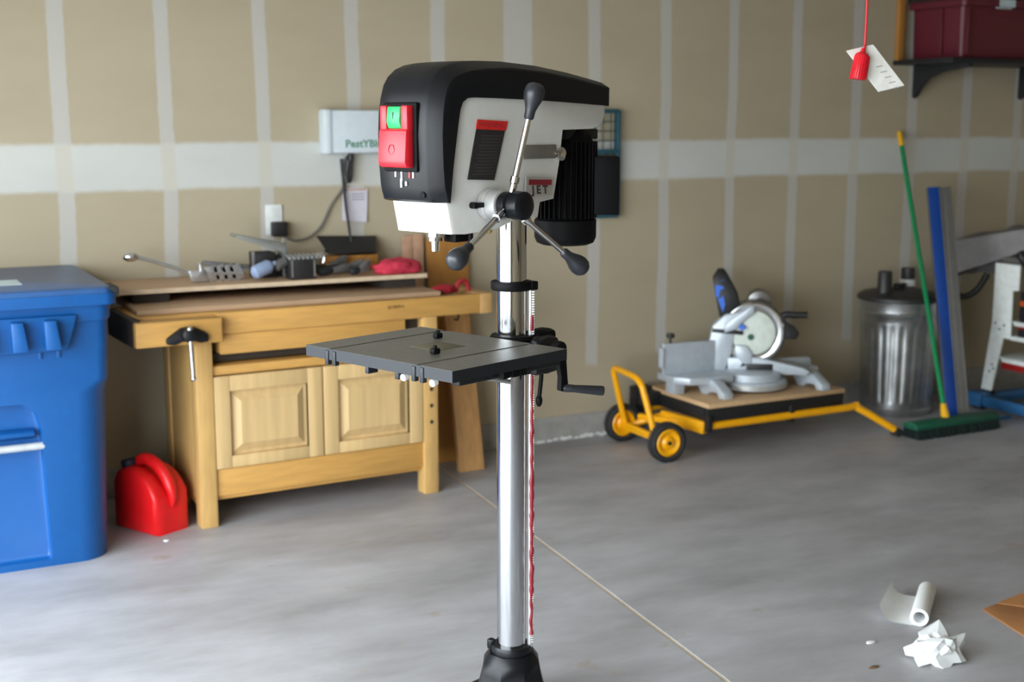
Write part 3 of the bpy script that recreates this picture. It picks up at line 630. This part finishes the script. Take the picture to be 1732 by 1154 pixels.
# ------------------------------------------------------------------ yellow saw stand with miter saw
ss = thing('saw_stand', 'low folding yellow saw stand on two black wheels by the wall', 'stand')
ax0 = Vector((3.345, -.12, .092)); ax1 = Vector((3.31, -.60, .092)); ad = (ax1-ax0).normalized()
for c in (ax0+ad*.02, ax1-ad*.025):
    ty = part('wheel', 'rubber', ss, MB().lathe([(.066, -.02), (.078, -.024), (.089, -.016), (.092, -.006), (.092, .006), (.089, .016), (.078, .024), (.066, .02)], c, c+ad, 36, cap=False))
    part('wheel_hub', 'yellow_paint', ty, MB().lathe([(.012, -.022), (.067, -.014), (.068, 0), (.067, .014), (.056, .022), (.034, .01), (.03, .012), (.022, .024), (.01, .024)], c, c+ad, 32))
    part('axle_nut', 'frame_black', ty, MB().cyl(c-ad*.02, c+ad*.028, .010, n=8))
    mb = MB()
    x, y, z = frame(c, c+ad)
    for k in range(40):
        an = 2*PI*k/40; q = c+x*(.0915*math.cos(an))+y*(.0915*math.sin(an))
        m4 = Matrix((x*math.cos(an)+y*math.sin(an), -x*math.sin(an)+y*math.cos(an), ad)).transposed().to_4x4(); m4.translation = q
        mb.box((-.002, -.004, -.02), (.0025, .004, .02), mtx=m4)
    part('tread', 'rubber', ty, mb)
part('axle', 'yellow_paint', ss, MB().cyl(ax0-ad*.0, ax1-ad*.05, .013, n=12))
hd = [(3.352, -.165, .075), (3.325, -.165, .16), (3.276, -.168, .34), (3.27, -.175, .365), (3.268, -.20, .378), (3.24, -.38, .378), (3.233, -.44, .372), (3.232, -.475, .35), (3.235, -.49, .32), (3.262, -.53, .16), (3.275, -.535, .1)]
part('handle', 'yellow_paint', ss, MB().tube(hd, .0155, 12, sub=3))
mb = MB()
mb.tube([(3.35, -.17, .075), (3.43, -.24, .12), (3.52, -.3, .15)], .017, 10, sub=3); mb.beam((3.34, -.17, .08), (3.345, -.5, .08), .03, .03, .004)
mb.beam((3.47, -.30, .145), (3.53, -.57, .135), .035, .06, .006); mb.beam((3.40, -.2, .13), (3.56, -.57, .14), .03, .03, .006)
part('wheel_frame', 'yellow_paint', ss, mb)
part('front_tube', 'yellow_paint', ss, MB().tube([(3.535, -.575, .142), (4.36, -.60, .152), (4.42, -.605, .15), (4.60, -.685, .035)], .019, 12, sub=3))
part('rear_tube', 'yellow_paint', ss, MB().tube([(3.535, -.10, .142), (4.36, -.10, .152), (4.44, -.10, .14), (4.60, -.12, .035)], .019, 12, sub=3))
for y in (-.69, -.12): part('foot', 'rubber', ss, MB().cyl((4.612, y-.02, .021), (4.612, y+.025, .021), .021, n=16))
for x in (3.535, 4.02): part('clamp_band', 'frame_black', ss, MB().box((x-.012, -.602, .115), (x+.014, -.56, .2), .004))
fr = part('top_frame', 'frame_black', ss, MB().box((3.525, -.592, .165), (4.345, -.555, .228), .006).box((3.525, -.12, .165), (4.345, -.085, .228), .006).box((3.525, -.57, .165), (3.56, -.1, .228), .006).box((4.31, -.57, .165), (4.345, -.1, .228), .006))
part('arm', 'frame_black', ss, MB().beam((4.36, -.02, .245), (4.36, -.40, .245), .035, .03, .008).box((4.34, -.36, .2), (4.365, -.3, .245), .003))
part('bracket', 'frame_black', ss, MB().box((3.43, -.12, .13), (3.53, -.06, .255), .006).box((3.44, -.2, .17), (3.53, -.12, .24), .006))
part('end_plug', 'tool_red', ss, MB().box((4.3455, -.585, .185), (4.35, -.56, .222), .001))
tag(obj('saw_platform', MB().box((3.53, -.595, .2285), (4.35, -.09, .25), .0025), 'mdf'), 'tan fibreboard platform under the miter saw', 'board')
ms = thing('miter_saw', 'silver and black miter saw turned to the right on the tan platform', 'miter saw', (3.95, -.32, .25))
mb = MB()
mb.prism([(-.45, .12), (-.45, -.02), (-.40, -.09), (-.30, -.115), (-.16, -.115), (-.13, -.02), (.13, -.02), (.15, -.09), (.25, -.12), (.36, -.12), (.36, .08), (.0, .12)], 'z', .055, .09, .006)
mb.box((-.44, -.02, .0), (-.38, .06, .06), .006); mb.box((-.2, .02, 0), (.25, .1, .06), .006)
part('base', 'cast_aluminium', ms, mb)
for x, y in ((-.27, -.2), (.28, -.25)):
    part('foot', 'cast_aluminium', ms, MB().prism([(-.115, .045), (-.115, .088), (.03, .075), (.11, .03), (.115, .0), (.07, .0), (.055, .022), (.0, .02), (-.03, .0), (-.07, .0)], 'y', -.028, .028, .005, mtx=Matrix.Translation((x, y+.09, 0)) @ Matrix.Rotation(R(-90), 4, 'Z')))
part('turntable', 'cast_aluminium', ms, MB().lathe([(.175, .012), (.18, .016), (.18, .04), (.172, .05), (.15, .052), (.15, .085), (.12, .094)], (.0, -.035, 0), (.0, -.035, 1), 44))
part('miter_scale', 'plate_silver', ms, MB().lathe([(.1815, 0), (.1815, .02)], (.0, -.035, .018), (.0, -.035, 1), 44, cap=False))
part('left_fence', 'cast_aluminium', ms, MB().prism([(-.455, .088), (-.455, .24), (-.1, .235), (-.06, .21), (-.04, .15), (-.04, .088)], 'y', .05, .075, .004).box((-.47, .045, .12), (-.455, .08, .22), .003))
part('right_fence', 'cast_aluminium', ms, MB().prism([(.10, .06), (.10, .135), (.36, .125), (.37, .1), (.37, .06)], 'y', -.05, -.02, .004))
kn = part('fence_knob', 'frame_black', ms, MB().lathe([(.006, 0), (.006, .03), (.019, .032), (.021, .04), (.019, .052), (.008, .055)], (-.415, .06, .235), (-.415, .06, 1), 14))
hm = Matrix.Translation((.035, .0, .275)) @ Matrix.Rotation(R(-36), 4, 'Z')      # head swivelled to the right
def hp_(name, m, mb, parent=ms):
    bmesh.ops.transform(mb.b, matrix=hm, verts=mb.b.verts); return part(name, m, parent, mb)
r0 = .158
hp_('arm', 'cast_aluminium', MB().prism([(-.05, -.195), (.26, -.205), (.28, -.185), (.24, -.165), (.02, -.12), (-.12, -.125), (-.12, -.195)], 'y', -.075, .04, .006))
hp_('arm_window', 'frame_black', MB().box((-.03, -.0765, -.185), (.10, -.07, -.15), .002))
hp_('pivot', 'cast_aluminium', MB().prism([(-.24, -.2), (-.14, -.21), (-.10, -.1), (-.09, .02), (-.02, .09), (-.03, .11), (-.14, .09), (-.2, .03), (-.22, -.08)], 'y', -.07, .03, .01))
hp_('pivot_slot', 'frame_black', MB().prism([(-.2, .0), (-.05, -.01), (-.05, .01), (-.2, .02)], 'y', -.074, -.06, .002).prism([(-.06, -.09), (-.035, -.1), (-.03, -.16), (-.06, -.17), (-.04, -.13)], 'y', -.078, -.06, .002))
gd = hp_('blade_guard', 'guard_smoke', MB().lathe([(.05, -.05), (.15, -.05), (r0, -.042), (r0, .03), (.15, .036), (.05, .036)], (0, 0, 0), (0, 1, 0), 44))
hp_('lower_guard', 'chrome', MB().lathe([(.118, -.054), (.128, -.060), (.146, -.058), (.152, -.05), (.15, -.046), (.118, -.048)], (0, 0, 0), (0, 1, 0), 44, cap=False))
hp_('blade_cover', 'disc_white', MB().lathe([(.03, -.062), (.09, -.062), (.108, -.056), (.108, -.045), (.03, -.045)], (.0, 0, .0), (.0, 1, .0), 40))
hp_('blade_bolt', 'green_plastic', MB().cyl((-.012, -.07, -.02), (-.012, -.055, -.02), .015, n=14))
hp_('blue_knob', 'logo_blue', MB().cyl((-.055, -.085, .03), (-.055, -.06, .03), .014, n=12))
hp_('arm_link', 'cast_aluminium', MB().prism([(-.14, .04), (-.1, .075), (-.03, .125), (.0, .14), (.0, .1), (-.05, .06), (-.08, .02), (-.14, .0)], 'y', -.085, -.06, .006).prism([(-.09, -.06), (-.03, -.06), (.0, -.1), (.0, -.15), (-.04, -.16), (-.08, -.12)], 'y', -.08, -.058, .01))
hp_('motor', 'guard_smoke', MB().lathe([(.04, 0), (.06, .005), (.062, .10), (.05, .14), (.02, .145)], (.03, .03, .135), (.03, 1, .16), 24).lathe([(.03, 0), (.05, .002), (.05, .01)], (.03, .03, .135), (.03, 1, .16), 20))
bag = hp_('dust_bag', 'frame_black', MB().loft([[(-.165, -.055, .07), (-.06, -.055, .11), (-.06, .03, .11), (-.165, .03, .07)], [(-.185, -.06, .16), (-.08, -.06, .19), (-.08, .035, .19), (-.185, .035, .16)], [(-.205, -.05, .265), (-.13, -.05, .28), (-.13, .03, .28), (-.205, .03, .265)], [(-.18, -.03, .31), (-.15, -.03, .31), (-.15, .02, .31), (-.18, .02, .31)]], bev=.008))
def lg_(p): return [[(x, -.066+.02*max(0, z-.17)/.1, z) for x, z in p], [(x, -.052, z) for x, z in p]]
hp_('bag_logo', 'logo_blue', MB().loft(lg_([(-.192, .245), (-.145, .26), (-.15, .215), (-.165, .21), (-.172, .17), (-.188, .18)])).loft(lg_([(-.176, .165), (-.15, .18), (-.14, .14), (-.15, .10)])), bag)
hp_('grip', 'frame_black', MB().tube([(.13, -.02, .075), (.16, -.02, .09), (.2, -.02, .088), (.26, -.02, .09)], .017, 10, sub=3).prism([(.14, -.03), (.21, -.03), (.225, .0), (.2, .03), (.16, .05), (.15, .08), (.13, .08)], 'y', -.045, .01, .006))

# ------------------------------------------------------------------ right-hand corner: galvanised can, broom, rails, machine
gcn = thing('dustbin', 'ribbed galvanised steel dustbin with a black lid by the wall', 'dustbin', (5.032, -.235, 0))
rings = []
for z, r, rib in [(0, .178, 0), (.004, .186, 0), (.02, .19, 0), (.035, .192, 0), (.04, .188, 0), (.06, .189, 0), (.075, .190, .3), (.09, .191, 1), (.25, .196, 1), (.42, .202, 1), (.47, .203, 1), (.485, .204, .3), (.5, .205, 0), (.53, .206, 0), (.535, .210, 0), (.55, .212, 0), (.556, .207, 0), (.60, .208, 0), (.61, .212, 0), (.625, .212, 0)]:
    ring = []
    for k in range(192):
        a = 2*PI*k/192; f = (k % 8)/8; q = .5-.5*math.cos(2*PI*f)
        rr = r-rib*.0045*(q**1.5); ring.append((rr*math.cos(a), rr*math.sin(a), z))
    rings.append(ring)
gb_ = part('body', 'galvanised', gcn, MB().loft(rings))
lidp = part('lid', 'lid_black', gcn, MB().lathe([(.2, .612), (.222, .612), (.226, .618), (.224, .63), (.2, .645), (.12, .662), (.05, .668)], (0, 0, 0), (0, 0, 1), 48))
q0 = (-.125, -.02)
part('port', 'lid_black', lidp, MB().lathe([(.04, .65), (.039, .66), (.036, .765), (.034, .768), (.03, .768), (.03, .7)], (-.125, -.01, 0), (-.125, -.01, 1), 24))
part('port', 'lid_black', lidp, MB().lathe([(.037, .645), (.036, .765), (.03, .748), (.03, .7)], (.115, .07, 0), (.115, .07, 1), 24))
part('hose_clamp', 'outlet_white', lidp, MB().lathe([(.037, .0), (.0405, .001), (.0405, .036), (.037, .037)], (.115, .07, .668), (.115, .07, 1), 24))
part('handle', 'lid_black', lidp, MB().box((-.04, -.015, .66), (-.02, .015, .695), .004).box((.01, -.0, .66), (.03, .03, .69), .004).box((-.04, -.012, .682), (.03, .018, .695), .004))
bs = thing('push_broom', 'green push broom with yellow-tipped handle leaning across the dustbin', 'broom', (4.91, -.765, 0))
part('head', 'green_plastic', bs, MB().prism([(-.048, .05), (-.05, .072), (-.02, .085), (.02, .085), (.05, .072), (.048, .05)], 'x', -.285, .285, .004))
mb = MB()
for i in range(48):
    for j in range(6):
        x = -.278+i*.0118+random.uniform(-.002, .002); y = -.042+j*.0165
        mb.beam((x, y, .053), (x+random.uniform(-.006, .006), y*1.25+random.uniform(-.004, .004), .0008+random.random()*.004), .007, .008)
bt_ = part('bristles', 'bristle', bs, mb); bt_['kind'] = 'stuff'
h0 = Vector((-.035, .015, .082)); h1 = Vector((.262, .742, 1.488)); hv = (h1-h0).normalized()
part('socket', 'yellow_plastic', bs, MB().lathe([(.022, 0), (.021, .03), (.0155, .075), (.0145, .08)], h0-hv*.012, h1, 18))
part('handle', 'green_paint', bs, MB().cyl(h0+hv*.065, h1-hv*.075, .0125, n=16))
part('grip', 'yellow_plastic', bs, MB().lathe([(.0135, 0), (.0145, .01), (.0135, .07), (.011, .078), (.011, .088), (.007, .092)], h1-hv*.08, h1, 16))
def rail(name, m, x0, x1, y0, y1, a, b, lab, cat, side):
    # a channel profile leaning with its foot at a and its top at b
    t = link(name, None); tag(t, lab, cat)
    a, b = Vector(a), Vector(b); z = (b-a).normalized(); x = Vector((.86, -.5, 0)); x = (x-z*x.dot(z)).normalized(); y = z.cross(x); L = (b-a).length
    mt = Matrix((x, y, z)).transposed().to_4x4(); mt.translation = a
    part('face', m, t, MB().box((x0, y0, 0), (x1, y1, L), .002, mtx=mt))
    part('flange', side, t, MB().box((x1-.002, y0-.004, 0), (x1+.008, y1+.03, L), .001, mtx=mt).box((x0, y1, 0), (x0+.006, y1+.03, L), .001, mtx=mt))
    return t, mt, L
ra_, rt_ = (4.997, -.652, .0), (5.12, -.302, 1.207)
rail('blue_rail', 'rail_blue', 0, .058, -.006, .0, ra_, rt_, 'tall blue metal rail leaning on the dustbin beside the grey rail', 'rail', 'rail_grey')
t, mt, L = rail('grey_rail', 'rail_grey', .0, .042, -.006, 0, (5.054, -.683, 0), (5.18, -.335, 1.207), 'tall grey aluminium rail leaning on the right of the blue rail', 'rail', 'rail_grey')
part('groove', 'dull_steel', t, MB().box((.014, -.0075, 0), (.02, -.0055, L), mtx=mt).box((.03, -.0075, 0), (.034, -.0055, L), mtx=mt))

mc = thing('jointer', 'white steel machine stand on a blue mobile base at the right edge', 'machine', (5.52, -.42, 0))
# mobile base
part('base_rail', 'base_blue', mc, MB().box((-.06, -.62, .018), (-.01, .03, .075), .004)); part('base_rail', 'base_blue', mc, MB().box((-.06, .0, .02), (.65, .05, .075), .004))
part('base_corner', 'base_blue', mc, MB().box((-.08, -.03, .016), (.03, .07, .09), .006))
part('caster', 'rubber', mc, MB().cyl((-.055, -.03, .018), (-.055, .03, .018), .018, n=16)); part('caster', 'rubber', mc, MB().cyl((-.04, -.6, .018), (-.04, -.55, .018), .018, n=16)); part('caster', 'rubber', mc, MB().cyl((.6, -.0, .018), (.6, .04, .018), .018, n=16))
# splayed sheet-metal legs in the plane facing the door
LP = [(.032, .1), (-.052, .1), (-.10, .46), (-.10, .75), (-.245, .75), (-.245, .62), (-.225, .62), (-.225, .40), (-.15, .405)]
lg = part('leg', 'stand_white', mc, MB().prism([(.045, .092), (-.025, .092), (-.085, .40), (-.135, .40), (-.13, .66), (-.17, .665), (-.17, .80), (-.005, .80), (-.005, .48)], 'x', .0, .012, .002))
for y, z in ((-.03, .475), (-.09, .47), (-.06, .445), (-.025, .245), (-.035, .225), (-.01, .205)): part('bolt', 'dark_iron', lg, MB().cyl((-.004, y, z), (.001, y, z), .0055, n=8))
part('leg', 'stand_white', mc, MB().prism([(-.645, .092), (-.57, .092), (-.48, .42), (-.46, .80), (-.56, .80), (-.57, .48)], 'x', .0, .012, .002)); part('leg', 'stand_white', mc, MB().prism([(.045, .092), (-.03, .092), (-.135, .42), (-.1, .80), (-.04, .80), (-.03, .48)], 'x', .5, .512, .002))
part('leg_foot', 'dark_iron', mc, MB().box((-.005, -.03, .074), (.03, .04, .1), .003))
part('crossbar', 'stand_white', mc, MB().box((.004, -.6, .475), (.02, -.15, .498), .002)); part('crossbar', 'stand_white', mc, MB().box((.004, -.6, .395), (.02, -.13, .418), .002)); part('crossbar', 'stand_white', mc, MB().box((.004, -.62, .268), (.02, -.08, .29), .002))
part('red_stripe', 'tool_red', mc, MB().box((.006, -.62, .232), (.02, -.08, .268), .002))
part('shelf', 'stand_white', mc, MB().box((.02, -.6, .28), (.5, .0, .292), .002))
part('shelf', 'stand_white', mc, MB().box((.02, -.6, .405), (.5, -.1, .415), .002)); part('shelf', 'stand_white', mc, MB().box((.02, -.6, .485), (.5, -.1, .495), .002))
part('table', 'dull_steel', mc, MB().box((.03, -.6, .80), (.6, -.02, .83), .004))
part('knob', 'frame_black', mc, MB().lathe([(.01, 0), (.017, .012), (.024, .05), (.02, .08), (.01, .09)], (-.03, -.24, .80), (-.06, -.2, .90), 16)); part('hose', 'frame_black', mc, MB().tube([(-.02, -.25, .72), (-.03, -.26, .68), (-.03, -.29, .64), (-.02, -.36, .62), (0.0, -.42, .62)], .014, 8, sub=4))
part('tray', 'tool_grey', mc, MB().box((-.03, -.4, .66), (.02, -.27, .78), .008))
tb = thing('toolbox', 'black toolbox with orange band on the top shelf of the white machine stand', 'toolbox', (5.545, -.86, .4985)); part('case', 'tool_dark', tb, MB().box((0, -.08, 0), (.35, .28, .16), .006)); part('band', 'tool_orange', tb, MB().box((-.004, -.082, .085), (.352, .275, .112), .002))
tb = thing('toolbox', 'black tool case with dark red lid on the lower shelf of the white machine stand', 'toolbox', (5.545, -.86, .4185)); part('case', 'tool_dark', tb, MB().box((0, -.08, 0), (.35, .28, .04), .003)); part('lid', 'tool_red', tb, MB().box((0, -.08, .04), (.35, .28, .065), .003))
# grey cloth cover, tilted, with a peaked fold
cvm = []
NX, NY = 18, 10
def cov_pt(i, j):
    u = i/NX; v = j/NY
    x = 5.475+.19*u+.34*v; y = -.125-.40*u+.095*v
    z = .893+.095*u+.004*math.sin(u*9)*math.sin(v*5)
    pk = math.exp(-((u-.58)/.09)**2-((v-.6)/.3)**2); z += .03*pk
    z += .03*v*(1-u)
    return Vector((x, y, z+.004*noise.noise((x*9, y*9, 1))))
t = bmesh.new(); gv = [[t.verts.new(cov_pt(i, j)) for j in range(NY+1)] for i in range(NX+1)]
for i in range(NX):
    for j in range(NY): t.faces.new((gv[i][j], gv[i+1][j], gv[i+1][j+1], gv[i][j+1]))
edge = [gv[i][0] for i in range(NX+1)]+[gv[NX][j] for j in range(1, NY+1)]+[gv[i][NY] for i in range(NX-1, -1, -1)]+[gv[0][j] for j in range(NY-1, 0, -1)]
low = []
for v in edge:
    u = max(0, min(1, (-.125-v.co.y)/.40)); zb = .692+.19*u+.004*math.sin(v.co.x*40)
    low.append(t.verts.new((v.co.x+.006*math.sin(v.co.y*40), v.co.y-.006*math.sin(v.co.x*33), min(zb, v.co.z-.03))))
for k in range(len(edge)):
    j = (k+1) % len(edge); t.faces.new((edge[k], low[k], low[j], edge[j]))
mb = MB(); mb.merge(t)
cv = tag(obj('machine_cover', mb, 'cloth_grey', smooth=50), 'grey cloth cover draped over the tilted wing of the machine', 'cover')
tag(obj('vacuum_hose', MB().tube([(5.46, -.17, .72), (5.44, -.19, .66), (5.45, -.22, .61), (5.49, -.26, .60), (5.53, -.30, .64), (5.57, -.33, .73)], .017, 10, sub=5), 'frame_black'), 'black hose looping under the grey cloth cover', 'hose')
tag(obj('offcut_strip', MB().beam((5.235, -.66, .004), (5.42, -.68, .004), .008, .03, .001, (0, 0, 1)), 'base_blue'), 'thin blue strip lying on the floor right of the broom', 'strip')

# ------------------------------------------------------------------ shelf with tote
sh = thing('wall_shelf', 'black wall shelf on two brackets at the upper right', 'shelf', (5.12, 0, 1.84))
part('board', 'shelf_black', sh, MB().box((0, -.43, .012), (1.7, 0, .036), .002))
for x in (.16, .972):
    part('bracket', 'shelf_black', sh, MB().prism([(0, .012), (0, -.155), (-.012, -.165), (-.03, -.15), (-.06, -.105), (-.12, -.058), (-.22, -.03), (-.36, -.012), (-.40, -.004), (-.40, .012)], 'x', x-.012, x+.012, .003))
tt_ = thing('storage_tote', 'dark maroon plastic storage tote on the black wall shelf', 'tote', (5.18, -.02, 1.876))
tt_parts = MB().loft([[(x, y, z) for x, y in rrect(.025-o, .72+o, -.385-o, -.015+o, .03, 5)] for z, o in ((0, -.012), (.01, -.005), (.26, .0))])
part('body', 'tote_maroon', tt_, tt_parts); part('lip', 'tote_maroon', tt_, MB().loft([[(x, y, z) for x, y in rrect(.005, .74, -.41, .0, .03, 5)] for z in (.262, .3)], bev=.004))
for x in (.06, .68): part('rib', 'tote_maroon', tt_, MB().box((x-.012, -.394, .02), (x+.012, -.38, .26), .004))
part('rib', 'tote_maroon', tt_, MB().box((.012, -.25, .02), (.03, -.23, .26), .004))
part('lid', 'shelf_black', tt_, MB().loft([[(x, y, z) for x, y in rrect(-.004, .748, -.418, .006, .035, 5)] for z in (.3, .33)], bev=.004))
part('label', 'sticker', tt_, MB().box((.25, -.389, .255), (.36, -.383, .2615)).box((.25, -.413, .262), (.36, -.4095, .3)))
tag(obj('plywood_offcut', MB().box((5.125, -.03, 1.876), (5.17, -.004, 2.32), .002), 'ply_amber'), 'narrow amber plywood offcut standing on the shelf left of the tote', 'wood')

# ------------------------------------------------------------------ hanging release cord with tag
pc = thing('release_cord', 'red pull cord with ridged handle and white tag hanging from above', 'pull cord', (2.4925, -2.679, 1.66))
rx = Vector((.888, -.459, 0))
top = Vector((.014, .012, 1.0905)); knot = Vector((-.004, 0, .095))
part('cord', 'pull_red', pc, MB().tube([knot, Vector((.003, .004, .16)), top], .0032, 8, sub=3))
hx = rx*-.012
part('handle', 'pull_red', pc, MB().lathe([(.021, 0), (.0225, .003), (.0208, .03), (.0198, .062), (.016, .069), (.006, .074), (.004, .084)], hx*1.4+Vector((0, 0, .002)), hx*.2+Vector((0, 0, .11)), 22))
mb = MB()
for k in range(22):
    a = 2*PI*k/22; e = Vector((math.cos(a), math.sin(a), 0))
    b0 = hx*1.4+Vector((0, 0, .004)); b1 = hx*.65+Vector((0, 0, .062)); mb.beam(b0+e*.0222, b1+e*.0198, .002, .002)
part('grip_ridges', 'pull_red', pc, mb)
tp = [(-.05, .077), (.024, .094), (.118, -.014), (.046, -.031)]
def tagp(q, off=0): return rx*q[0]+Vector((0, 0, q[1]))+Vector((.459, .888, 0))*(.012+.15*(q[0]))+Vector((-.3, -.6, .4)).normalized()*off
tgp = part('tag', 'tag_white', pc, MB().loft([[tagp(q) for q in tp], [tagp(q, .003) for q in tp]]))
for k in range(5):
    a = (.035+k*.013, .035-k*.014); part('tag_mark', 'tag_print', tgp, MB().loft([[tagp((a[0]+sx, a[1]+sz), o) for sx, sz in ((0, 0), (.018, .004), (.019, .0015), (.001, -.0025))] for o in (.0028, .0034)]))

# ------------------------------------------------------------------ litter on the floor
pr = thing('paper_roll', 'white paper roll partly unrolled on the floor at lower right', 'paper roll')
a0 = Vector((2.888, -2.597, .0285)); a1 = Vector((3.092, -2.425, .0285)); ad_ = (a1-a0).normalized(); L = (a1-a0).length
part('roll', 'paper_white', pr, MB().lathe([(.019, 0), (.0275, 0), (.028, .002), (.028, L-.002), (.0275, L), (.019, L), (.0185, L-.02), (.0185, .02), (.019, 0)], a0, a1, 36, cap=False))
sd = Vector((ad_.y, -ad_.x, 0))*-1
rings = []
for k, (s, z) in enumerate(((-.004, .0015), (.02, .001), (.05, .001), (.08, .0025), (.1, .010), (.115, .028), (.122, .052))):
    p0 = Vector((a0.x, a0.y, z))+sd*s; p1 = Vector((a1.x, a1.y, z*.9+.0004))+sd*(s*.92)-ad_*.012*k/6
    rings.append([p0, p0.lerp(p1, .5), p1])
part('loose_sheet', 'paper_white', pr, MB().loft(rings, cap=False, closed=False))
def crumple(c, sx, sy, sz, seed):
    # a dozen sharp folds: random long and short creases over a coarse ball, left faceted
    rg = random.Random(seed); t = bmesh.new(); bmesh.ops.create_icosphere(t, subdivisions=3, radius=1)
    sp = [(Vector((math.cos(a), math.sin(a), e)).normalized(), h) for a, e, h in ((2.9, -.1, .5), (3.9, -.3, .55), (4.8, -.5, .6), (5.7, -.2, .4), (.3, .5, .6), (1.3, 1.3, .65), (2.3, .9, .3), (.9, .0, .4), (5.2, 1.0, .2), (3.4, .8, .25))]
    pl_ = [Vector((rg.gauss(0, 1), rg.gauss(0, 1), rg.gauss(0, 1))).normalized() for _ in range(18)]
    for v in t.verts:
        n = v.co.normalized(); dd = sorted((n-q).length for q in pl_)
        f = .72+.05*rg.random()-.26*math.exp(-((dd[1]-dd[0])/.12)**2)
        for q, h in sp: f += h*max(0, 1-(n-q).length/.5)
        v.co = Vector((n.x*sx*f, n.y*sy*f, max(n.z*sz*f, -sz*.35)))
    zmin = min(v.co.z for v in t.verts)
    return MB().merge(t, Matrix.Translation((c[0], c[1], -zmin+.0005)) @ Matrix.Rotation(R(-27), 4, 'Z'))
random.seed(21)
tag(obj('crumpled_paper', crumple((2.752, -2.805, 0), .085, .07, .072, 3), 'tissue', smooth=20), 'crumpled white paper ball on the floor in front of the paper roll', 'paper')
cb = thing('cardboard_sheet', 'flat brown cardboard sheet on the floor at the right edge', 'cardboard')
part('panel', 'cardboard', cb, MB().prism([(3.17, -2.588), (3.25, -2.575), (3.42, -2.78), (3.3, -3.0), (3.05, -2.86), (3.11, -2.81)], 'z', .0003, .004, .001)); part('flap', 'cardboard', cb, MB().loft([[(3.25, -2.575, .002), (3.42, -2.78, .002), (3.42, -2.78, .006), (3.25, -2.575, .006)], [(3.38, -2.56, .008), (3.5, -2.72, .010), (3.5, -2.72, .014), (3.38, -2.56, .012)]]))
def flake(name, c, r, m, lb, cat, asp=.5, seed=0):
    random.seed(seed); pts = [(c[0]+r*(.7+.5*random.random())*math.cos(k*PI/4), c[1]+asp*r*(.7+.5*random.random())*math.sin(k*PI/4)) for k in range(8)]
    tag(obj(name, MB().prism(pts, 'z', .0002, .004, .001), m), lb, cat)
flake('paper_scrap', (2.665, -2.626), .02, 'paper_white', 'tiny white paper scrap on the floor left of the crumpled paper', 'paper', .5, 3)
flake('dry_leaf', (2.545, -2.77), .018, 'leaf_brown', 'small brown dry leaf on the floor at the lower right', 'leaf', .4, 5)
flake('paper_scrap', (.997, -.68), .012, 'paper_white', 'tiny white scrap on the floor in front of the red fuel can', 'paper', .8, 9)
